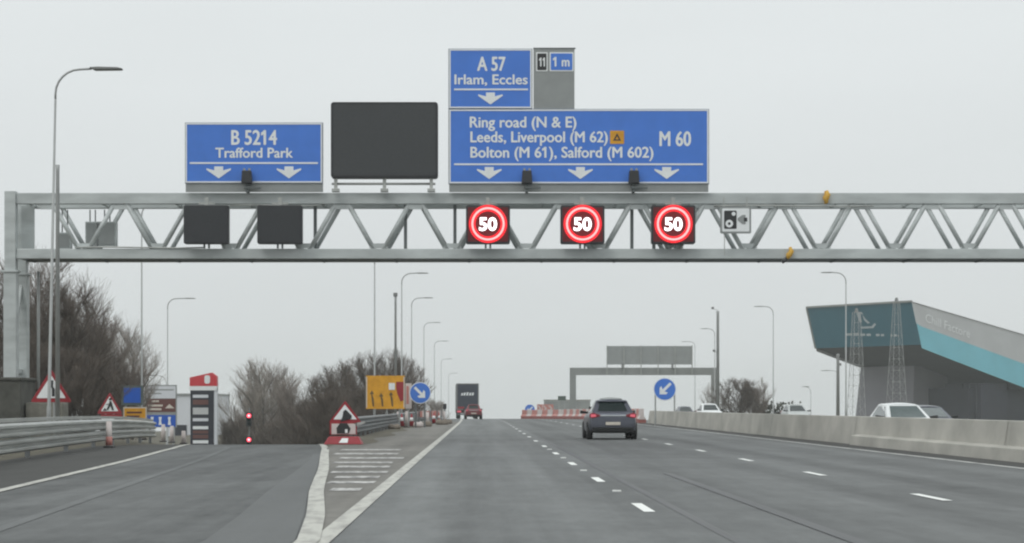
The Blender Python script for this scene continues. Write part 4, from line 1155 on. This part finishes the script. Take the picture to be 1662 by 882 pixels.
car("white oncoming car in front of the grey building leg", ((1484 - U0) * 68 / F, 72, -0.14), PI, 'car_white', W=1.86, HT=1.44, glass='glass_pale', lit=False, name="white_car")
car("grey oncoming car peeping out behind the white one", ((1524 - U0) * 80 / F, 84, -0.14), PI, 'car_grey', W=1.8, HT=1.36, glass='glass_pale', lit=False, name="grey_car")
car("distant white oncoming car at the foot of the thick camera mast", ((1156 - U0) * 157 / F, 161, zm(160) - 0.14), PI, 'car_white', W=1.8, HT=1.54, lit=False, name="white_car")
car("pale oncoming car seen just above the barrier right of the hedge", ((1298 - U0) * 150 / F, 154, zm(150) - 0.14), PI, 'car_silver', W=1.8, HT=1.46, lit=False, name="silver_car")
car("dark car roof just left of the distant white oncoming car", ((1115 - U0) * 190 / F, 194, zm(190) - 0.14), PI, 'car_grey', W=1.8, HT=1.38, lit=False, name="grey_car")

KY = 228.0
tr = thing("lorry", "dark blue box lorry driving away near the crest", "lorry", ((759 - U0) * KY / F, KY, zm(KY)), R(1.5))
bx = MB().box(-1.22, 1.22, 0.04, 10, 1.1, 3.95).build("box_body", 'truck_box', tr, bevel=0.04)
fr = MB()
for a in (-1.26, 1.14): fr.box(a, a + 0.12, -0.02, 0.1, 1.0, 3.98)
fr.box(-1.14, 1.14, -0.02, 0.1, 3.86, 3.98).box(-1.14, 1.14, -0.02, 0.1, 1.0, 1.1)
fr.build("door_frame", 'lantern', tr)
for x in (-0.57, 0.57): MB().box(x - 0.56, x + 0.56, -0.01, 0.035, 1.12, 3.84).build("rear_door", 'truck_box', tr)
lg = MB()
for i, (a, h_) in enumerate(((-0.75, 0.26), (-0.47, 0.32), (-0.16, 0.36), (0.15, 0.30), (0.44, 0.32))):
    lg.prism([(a, 2.62), (a + 0.20, 2.62), (a + 0.27, 2.62 + h_), (a + 0.07, 2.62 + h_)], -0.03, -0.012)
lg.build("white_mark", 'sign_white', tr)
MB().box(-1.2, 1.2, 0.1, 10, 0.75, 1.0).build("chassis", 'plastic', tr)
MB().box(-1.15, 1.15, 0.0, 0.12, 0.42, 0.6).build("underrun_bar", 'rail_dark', tr)
for s in (-1, 1):
    MB().box(s * 0.95 - 0.22, s * 0.95 + 0.22, -0.03, 0.08, 0.72, 0.92).build("tail_light", 'tail_lit', tr)
    MB().box(s * 0.75 - 0.35, s * 0.75 + 0.35, -0.035, 0.05, 1.14, 1.36).build("marker_strip", 'sign_red', tr)
    for y in (1.6, 2.9, 8.6): wheel(tr, s * 0.98, y, 0.5, 0.4)
MB().box(-1.2, 1.2, 10.4, 12.3, 0.6, 3.3).build("cab", 'car_red', tr, bevel=0.1)

# ------------------------------------------------------------------ the far gantry over the opposite carriageway
FY = 310.0; fp = F / FY
fz = zm(FY)
t = thing("far_gantry", "plain grey portal gantry over the opposite carriageway", "gantry", ((930 - U0) / fp, FY, fz))
Zf = lambda v: H + (V0 - v) / fp - fz
Xf = lambda u: (u - 930) / fp
MB().box(Xf(925), Xf(1167), 0, 0.9, Zf(609), Zf(597)).build("beam", 'parapet', t, bevel=0.05)
for u0, u1 in ((925, 935), (1155, 1167)):
    MB().box(Xf(u0), Xf(u1), 0, 0.9, 0, Zf(609)).build("column", 'parapet', t, bevel=0.05)
sb = thing("road_sign", "grey ribbed back of a wide sign above the far gantry", "road sign", ((1054 - U0) / fp, FY - 0.25, fz + Zf(609)))
Zb = lambda v: (609 - v) / fp
Xb = lambda u: (u - 1054) / fp
for i in range(5):
    a = 985 + i * 27.7
    MB().box(Xb(a + 0.6), Xb(a + 27.1), 0, 0.1, Zb(592), Zb(562)).build("panel", 'sign_grey', sb)
for i in range(6):
    a = 985 + i * 27.6
    MB().box(Xb(a) - 0.07, Xb(a) + 0.07, -0.16, -0.01, Zb(608), Zb(561)).build("rib", 'galv', sb)
for u in (1010, 1091): MB().box(Xb(u) - 0.15, Xb(u) + 0.15, -0.2, 0.1, Zb(597), Zb(590)).build("bracket", 'lantern', sb)

# distant parapet, boards
t = thing("bridge_parapet", "long low grey bridge parapet behind the barrier row", "parapet", at(914, 668, 420))
q = F / 420
MB().box((883 - 914) / q, (958 - 914) / q, 0, 0.6, -3, (668 - 651) / q).build("wall", 'parapet', t)
MB().box((882 - 914) / q, (959 - 914) / q, -0.1, 0.7, (668 - 650.8) / q, (668 - 649) / q).build("coping", 'concrete_old', t)
t = thing("road_sign", "small dark green sign above the distant parapet", "road sign", at(912, 668, 410))
MB().box(-0.8, 0.8, 0, 0.08, 2.2, 3.1).build("panel", 'green_sign', t)
MB().box(-0.6, -0.5, 0.08, 0.16, -3, 3).box(0.5, 0.6, 0.08, 0.16, -3, 3).build("post", 'pole', t)
for i, u in enumerate((876, 885, 894)):
    t = thing("chevron_board", ("left", "middle", "right")[i] + " one of three red and white boards beside the distant keep left sign", "marker board", ((u - U0) * 245 / F, 245, zm(245)), 0, "red boards at the barrier tip")
    MB().box(-0.32, 0.32, 0, 0.05, 0.75, 1.75).build("panel", 'plastic_red', t)
    MB().prism([(-0.3, 0.9), (0.0, 1.25), (-0.3, 1.6), (-0.12, 1.6), (0.2, 1.25), (-0.12, 0.9)], -0.014, -0.002).build("chevron", 'plastic_white', t)
    MB().box(-0.05, 0.05, 0.05, 0.12, 0, 1.5).build("post", 'pole', t)

# ------------------------------------------------------------------ the indoor ski slope building
e1 = Vector((0.83, 0.557, 0)).normalized()         # away down the tube
C0 = Vector((89.3, 420.0, 0)); C1 = Vector((71.9, 446.0, 0))
e2 = (C1 - C0).normalized(); WID = (C1 - C0).length
bd = thing("leisure_building", "huge teal and grey indoor ski slope building on a leg", "building", (C0.x, C0.y, -4))
def B(tt, ss, z): v = e1 * tt + e2 * ss; return (v.x, v.y, z + 4)
def ztop(tt): return 22.7 - 0.180 * tt
def zmid(tt): return 18.3 - 0.236 * tt
def zbot(tt): return 13.85 - 0.257 * tt
LT = 68.0
def bot(tt): return max(zbot(tt), -3.5)
def und(z): return 2.6 * (22.7 - z) / 8.85        # end wall leans back under itself
m = MB().add([B(0.0, 0, 22.7), B(0.0, WID, 22.7), B(2.6, WID, 13.85), B(2.6, 0, 13.85)], [(0, 1, 2, 3)])
m.add([B(0.3, 0, 22.7), B(0.3, WID, 22.7), B(2.9, WID, 13.85), B(2.9, 0, 13.85)], [(3, 2, 1, 0)])
m.build("end_wall", 'teal_dark', bd)
tl_ = [0.0, 2.6, 10, 20, 30, 40, 54, LT]
def side(name, za, zb_, mat, off=0.0, ss=0.0):
    vs = []; fs = []
    for q in tl_:
        a, b_ = za(q), zb_(q)
        ta, tb_ = (und(a), und(b_)) if q == 0 else (q, q)
        vs += [B(max(q, ta if q == 0 else q), ss - off, a), B(tb_ if q == 0 else max(q, und(b_) if q < 3 else q), ss - off, max(b_, -3.5))]
    for i in range(len(tl_) - 1): fs.append((2 * i, 2 * i + 1, 2 * i + 3, 2 * i + 2))
    return MB().add(vs, fs).build(name, mat, bd)
side("grey_side", ztop, zmid, 'cladding', 0.0)
side("teal_side", zmid, zbot, 'teal', 0.12)
side("far_side", ztop, zbot, 'cladding', 0.0, WID)
MB().add([B(0, -0.2, 22.72), B(0, WID + 0.2, 22.72), B(LT, WID + 0.2, ztop(LT)), B(LT, -0.2, ztop(LT))], [(0, 1, 2, 3)]).build("roof", 'cladding', bd)
rim = MB()
def rimbar(p, q_, w_=0.25): rim.bar(p, q_, w_)
rimbar(B(-0.1, -0.1, 22.8), B(-0.1, WID + 0.1, 22.8), 0.4)
rimbar(B(-0.1, WID + 0.1, 22.7), B(2.55, WID + 0.1, 13.8), 0.35)
rim.build("edge_trim", 'parapet', bd)
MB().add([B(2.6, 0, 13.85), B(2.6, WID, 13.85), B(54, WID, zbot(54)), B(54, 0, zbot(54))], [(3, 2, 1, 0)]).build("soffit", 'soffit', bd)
# the leg: battered block under the overhang
def blk4(t0, t1, s0, s1, z0, z1, dt=0.0, ds=0.0):
    return MB().hexa([B(t0, s0, z0), B(t1, s0, z0), B(t1, s1 + ds, z0), B(t0, s1 + ds, z0)], [B(t0 + dt, s0, z1), B(t1, s0, z1), B(t1, s1, z1), B(t0 + dt, s1, z1)])
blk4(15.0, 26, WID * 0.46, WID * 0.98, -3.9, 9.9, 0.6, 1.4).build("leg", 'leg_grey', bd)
blk4(20, 60, 3.0, WID * 0.9, -3.9, 5.0).build("annexe", 'annex', bd)  # dark low building, its tone also carrying the shade beside the leg
blk4(22, 30, 1.2, WID * 0.36, -3.9, 6.0).build("recess_block", 'annex', bd)  # dark block standing in for the deep shade of the recess
for s in (2.2, 4.2, 6.2): blk4(21.7, 21.95, s, s + 0.15, -3.8, 5.9).build("mullion", 'soffit', bd)
# white lettering on the sloping side, white marks on the end wall
def onside(x, y, z):
    tt = 3.2 + x
    return B(tt, -0.08, zmid(tt) + 1.2 + z)
lettering(bd, "Chill Factore", 0.8, 14.0, 0.1, 1.75, 0, 'sign_white', fn=onside, bold=0.0, weight=0)
def onend(ss, z, o=0.06):
    tt = und(z); return B(tt - o, ss, z)
mk = MB()
def endpoly(pl): MB().add([onend(s_, z_) for s_, z_ in pl], [tuple(range(len(pl)))]).build('white_mark', 'faded_white', bd)
sfu = lambda u: (1480 - u) / 170 * WID
zfv = lambda u, v: 22.7 - (v - (490 + (1480 - u) / 170 * 10)) / 65 * 8.85
def E(u, v): return (sfu(u), zfv(u, v))
endpoly([E(1390, 506), E(1399, 506), E(1401, 510), E(1396, 509), E(1396, 522), E(1392, 522)])
endpoly([E(1399, 510), E(1404, 518), E(1409, 523), E(1405, 524), E(1400, 519)])
endpoly([E(1392, 529), E(1410, 528), E(1416, 523), E(1418, 525), E(1412, 531), E(1393, 532)])
for a, b_ in ((1366, 1376), (1378, 1387), (1389, 1397), (1399, 1406), (1414, 1420), (1422, 1427), (1437, 1440), (1442, 1447)):
    endpoly([E(a, 540), E(b_, 539.5), E(b_, 543), E(a, 543.5)])


# lattice masts in front of it
def lattice(u, v0, y, label, w0, w1, vb=690):
    x, _, z1 = at(u, v0, y); zg = -2.0
    h = z1 - zg
    t = thing("lattice_mast", label, "lattice mast", (x, y, zg), R(12))
    P = lambda sx_, sy_, q: (sx_ * (w0 + (w1 - w0) * q) / 2, sy_ * (w0 + (w1 - w0) * q) / 2, h * q)
    for a in (-1, 1):
        for b_ in (-1, 1):
            MB().bar(P(a, b_, 0), P(a, b_, 1), 0.055).build("leg", 'pole', t)
    br = MB(); n = 11
    for i in range(n):
        q0, q1 = i / n, (i + 1) / n
        for c0, c1 in (((-1, -1), (1, -1)), ((1, -1), (1, 1)), ((1, 1), (-1, 1)), ((-1, 1), (-1, -1))):
            br.bar(P(*c0, q0), P(*c1, q1), 0.022); br.bar(P(*c1, q0), P(*c0, q1), 0.022)
            br.bar(P(*c0, q1), P(*c1, q1), 0.04)
    br.build("bracing", 'pole', t)
    MB().path([(0, 0, h), (0, 0, h + 0.6)], [0.3, 0.18], 8).build("cap", 'lantern', t)
    return t
lattice(1390, 507, 300, "left lattice mast in front of the white marks of the teal end wall", 2.2, 0.9)
lattice(1455, 490, 300, "right lattice mast poking above the roof corner of the teal building", 2.6, 0.7)
# pale warehouse behind the boards
t = thing("warehouse", "pale flat warehouse between the tourist sign and the price totem", "building", at(290, 700, 300))
q = F / 300
MB().box((272 - 290) / q, (345 - 290) / q, 0, 20, -4.6, (700 - 642) / q).build("wall", 'white_wall', t)
MB().box((271.5 - 290) / q, (346 - 290) / q, -0.2, 20.2, (700 - 642) / q, (700 - 639) / q).build("parapet", 'sign_grey', t)
MB().box((284 - 290) / q, (303 - 290) / q, -0.15, -0.01, -4.6, (700 - 690) / q).build("dock_door", 'annex', t)

# ------------------------------------------------------------------ bare winter trees
def make_tree(seed, height=10.0, spread=0.42, n_limb=9, dense=1.0, lean_up=0.55, twig_w=0.013, start=0.12, sidew=0.55, env_r=0.42):
    rg = random.Random(seed)
    tr_, cr_ = MB(), MB()
    def seg3(mb_, p, q, r0, r1, n=3):
        mb_.path([p, q], [r0, r1], n, caps=False)
    trunk = []
    env = (height * env_r, height * 0.50, height * 0.50)
    p = Vector((0, 0, -1.0)); dirn = Vector((rg.uniform(-.05, .05), rg.uniform(-.05, .05), 1))
    for i in range(8):
        trunk.append(p.copy())
        p = p + dirn.normalized() * (height * 0.8 + 1) / 7
        dirn += Vector((rg.uniform(-.12, .12), rg.uniform(-.12, .12), 0))
    rad = [height * 0.018 * (1 - 0.85 * i / 7) + 0.01 for i in range(8)]
    tr_.path(trunk, rad, 7)
    def grow(p, d, ln, r, lev):
        steps = (4, 3, 2, 2)[lev]
        q = p.copy(); dd = d.normalized()
        for i in range(steps):
            if lev > 0:
                e_ = (q.x * q.x + q.y * q.y) / (env[0] ** 2) + ((q.z - env[2]) / env[1]) ** 2
                if e_ > rg.uniform(0.80, 1.22): return
            nd = (dd + Vector((rg.uniform(-.22, .22), rg.uniform(-.22, .22), rg.uniform(-.05, .22)))).normalized()
            nq = q + nd * ln / steps
            r0 = r * (1 - 0.3 * i / steps); r1 = r * (1 - 0.3 * (i + 1) / steps)
            if lev == 0: tr_.path([q, nq], [r0, r1], 5, caps=False)
            else: seg3(cr_, q, nq, r0, r1)
            if lev < 3:
                kids = {0: 2.4, 1: 2.8, 2: 2.6}[lev] * dense
                kids = int(kids) + (rg.random() < kids % 1)
                for c in range(kids):
                    a = rg.uniform(0, 2 * math.pi)
                    side_ = Vector((math.cos(a), math.sin(a), rg.uniform(-0.1, 0.7)))
                    grow(q.lerp(nq, rg.random()), nd * 0.85 + side_ * sidew, ln * rg.uniform(0.42, 0.68), max(twig_w, r1 * 0.5), lev + 1)
            q = nq; dd = nd
    for i in range(n_limb):
        f_ = start + (0.95 - start) * (i + rg.random() * 0.7) / n_limb
        idx = f_ * 7; k = int(min(6, idx)); p0 = trunk[k].lerp(trunk[k + 1], idx - k)
        a = i * 2.4 + rg.uniform(-.4, .4)
        ln = height * spread * 1.15 * (1 - 0.42 * f_) * rg.uniform(0.75, 1.15)
        grow(p0, Vector((math.cos(a), math.sin(a), lean_up + f_ * 0.7)), ln, height * 0.008 * (1.2 - f_) + 0.012, 0)
    return tr_, cr_
PROTO = {}
def proto(kind):
    if kind not in PROTO:
        spec = {'broad': (3, 10, 0.46, 15, 1.0, 0.85, 0.007), 'dense': (8, 10, 0.38, 16, 1.08, 0.9, 0.008), 'tall': (15, 10, 0.20, 14, 0.95, 1.6, 0.007),
                'wispy': (21, 10, 0.34, 9, 0.85, 1.1, 0.006), 'bush': (30, 6, 0.50, 14, 1.05, 0.8, 0.008)}[kind]
        PROTO[kind] = (make_tree(*spec[:7], start=0.03 if kind == 'bush' else 0.1, env_r={'broad': 0.44, 'dense': 0.38, 'tall': 0.16, 'wispy': 0.36, 'bush': 0.75}[kind]), spec[1], {})
    return PROTO[kind]
def tree(kind, u, vtop, y, label, mat='twig', zg=None, sc=1.0, rz=None, group="bare trees", name="bare_tree", cat="tree", xs=1.0):
    (tm, cm), hh, cache = proto(kind)
    zg = zs(y) if zg is None else zg
    x, _, zt = at(u, vtop, y)
    k = (zt - zg) / (hh * 0.98)
    t = thing(name, label, cat, (x, y, zg), rz if rz is not None else rnd.uniform(0, 6.28), group)
    t.scale = (k * xs, k * xs, k)
    if mat not in cache:
        a = tm.build("trunk", 'bark', t); b_ = cm.build("crown", mat, t)
        cache[mat] = (a, b_)
    else:
        for o in cache[mat]:
            c = o.copy(); COL.objects.link(c); c.parent = t
    return t
G1 = "bare trees behind the left end of the gantry"
tree('dense', 18, 440, 120, "bare tree half hidden by the gantry column at the picture edge", 'twig_dark', zv(120), group=G1)
tree('broad', 62, 418, 128, "tallest bare tree, right behind the big warning triangle", 'twig', zv(128), group=G1)
tree('dense', 104, 462, 122, "dense bare tree just right of the nearest lamp column", 'twig_dark', zv(122), group=G1)
tree('broad', 140, 492, 130, "bare tree above the digging man triangle", 'twig_pale', zv(130), group=G1)
tree('dense', 172, 522, 126, "bare tree above and right of the digging man triangle", 'twig', zv(126), group=G1)
tree('broad', 205, 536, 142, "pale bare tree above the plain blue board", 'twig_pale', zv(142), group=G1, xs=0.9)
tree('bush', 128, 575, 112, "bare scrub low under the trees beside the warning triangle", 'twig_dark', zv(112) - .5, group=G1, name="bare_bush", cat="bush")
tree('bush', 60, 560, 110, "bare scrub low behind the concrete block", 'twig_dark', zv(110) - .5, group=G1, name="bare_bush", cat="bush")
tree('bush', 200, 600, 128, "bare scrub behind the plain blue board", 'twig', zv(128) - .5, group=G1, name="bare_bush", cat="bush")
G2 = "bare trees beyond the slip road"
tree('broad', 428, 590, 232, "round headed bare tree between the totem and the gore", 'twig_pale', -6.6, group=G2, xs=1.0)
tree('dense', 398, 634, 236, "lower bare tree behind the traffic light", 'twig', -6.6, group=G2)
tree('broad', 472, 628, 226, "bare tree right of the round headed one", 'twig', -6.6, group=G2, xs=0.75)
tree('tall', 366, 634, 250, "narrow upright bare tree next to the totem", 'twig', -6.6, group=G2, xs=0.7)
tree('tall', 380, 630, 254, "narrow upright bare tree left of the traffic light", 'twig', -6.6, group=G2, xs=0.7)
tree('bush', 385, 684, 214, "low grey scrub at the foot of the totem", 'twig_dark', -6.4, group=G2, name="bare_bush", cat="bush")
tree('bush', 448, 690, 210, "low scrub right of the traffic light", 'twig_dark', -6.4, group=G2, name="bare_bush", cat="bush")
tree('bush', 494, 662, 190, "dark scrub left of the red roadworks sign", 'twig_dark', -5.6, group=G2, name="bare_bush", cat="bush")
tree('broad', 446, 602, 240, "bare tree standing close behind the round headed one", 'twig', -6.6, group=G2, xs=0.95)
G3 = "dark trees behind the gore"
tree('dense', 524, 612, 178, "leftmost tree of the dark clump behind the gore", 'twig_dark', -4.4, group=G3)
tree('dense', 556, 590, 182, "dark tree above the red roadworks sign", 'twig_dark', -4.2, group=G3)
tree('dense', 592, 578, 186, "dark tree just left of the yellow board", 'twig_dark', -3.8, group=G3)
tree('broad', 626, 574, 190, "tree straight behind the yellow board", 'twig_dark', -3.2, group=G3)
tree('dense', 654, 580, 196, "rightmost tree of the dark clump above the keep right sign", 'twig', -2.6, group=G3, xs=0.85)
tree('wispy', 536, 600, 190, "wispy pale tree on the left shoulder of the dark clump", 'twig_pale', -4.4, group=G3)
tree('bush', 540, 640, 150, "dark bush directly behind the red roadworks sign", 'twig_dark', -2.8, group=G3, name="bare_bush", cat="bush")
tree('bush', 585, 634, 158, "dark bush below the left edge of the yellow board", 'twig_dark', -2.6, group=G3, name="bare_bush", cat="bush")
tree('bush', 510, 652, 160, "dark bush on the slip road bank", 'twig_dark', -3.8, group=G3, name="bare_bush", cat="bush")
tree('bush', 706, 652, 250, "small bare bush at the far end of the gore", 'twig_pale', -2.0, group=G3, name="bare_bush", cat="bush")
G4 = "bare bushes beyond the opposite carriageway"
tree('bush', 1196, 618, 262, "big bare bush right of the thick camera mast", 'twig_dark', -1.6, group=G4, name="bare_bush", cat="bush", xs=1.25)
tree('bush', 1222, 632, 268, "bare bush on the right flank of the big one", 'twig', -1.6, group=G4, name="bare_bush", cat="bush")
tree('wispy', 1238, 612, 290, "thin wispy sapling beside the open sky lamp column", 'twig_pale', -1.6, group=G4, name="bare_sapling", xs=0.8)
tree('wispy', 1150, 625, 300, "thin sapling behind the far gantry column", 'twig_pale', -1.6, group=G4, name="bare_sapling", xs=0.7)
# clipped hedge line far right
def hedge(u0, u1, v, y, label, zg=-1.8):
    rg = random.Random(int(u0))
    x0, _, z1 = at(u0, v, y); x1 = (u1 - U0) * y / F
    t = thing("hedge", label, "hedge", ((x0 + x1) / 2, y, zg))
    m = MB(); L_ = (x1 - x0) / 2; hh = z1 - zg
    for i in range(int(900)):
        c = Vector((rg.uniform(-L_, L_), rg.uniform(-0.8, 0.8), rg.uniform(0, hh) * (1 + 0.12 * math.sin(i))))
        a = Vector((rg.uniform(-1, 1), rg.uniform(-1, 1), rg.uniform(-1, 1))).normalized() * 0.22
        b_ = a.cross(Vector((rg.uniform(-1, 1), rg.uniform(-1, 1), rg.uniform(-1, 1)))).normalized() * 0.16
        m.add([c - a, c + b_, c + a, c - b_], [(0, 1, 2, 3)])
    m.build("foliage", 'hedge', t)
    st2 = MB()
    for i in range(8):
        x = -L_ + 2 * L_ * (i + 0.5) / 8
        st2.path([(x, 0, 0), (x + 0.1, 0, hh * 0.9)], 0.05, 5)
    st2.build("stems", 'bark', t)
hedge(1236, 1300, 657, 270, "low dark hedge above the barrier right of the big bush")

# ------------------------------------------------------------------ damp air: far things fade a little
hz = MB().box(-900, 900, -80, 1500, -9.0, 27.0).build("haze", M['earth'])
hz['kind'] = 'stuff'
hm = bpy.data.materials.new("damp air")
hm.use_nodes = True
ht = hm.node_tree
ht.nodes.clear()
ho = ht.nodes.new("ShaderNodeOutputMaterial")
hv = ht.nodes.new("ShaderNodeVolumePrincipled")
hv.inputs['Color'].default_value = (0.93, 0.97, 0.95, 1)
hv.inputs['Density'].default_value = 0.0003
ht.links.new(hv.outputs[0], ho.inputs['Volume'])
hz.data.materials[0] = hm
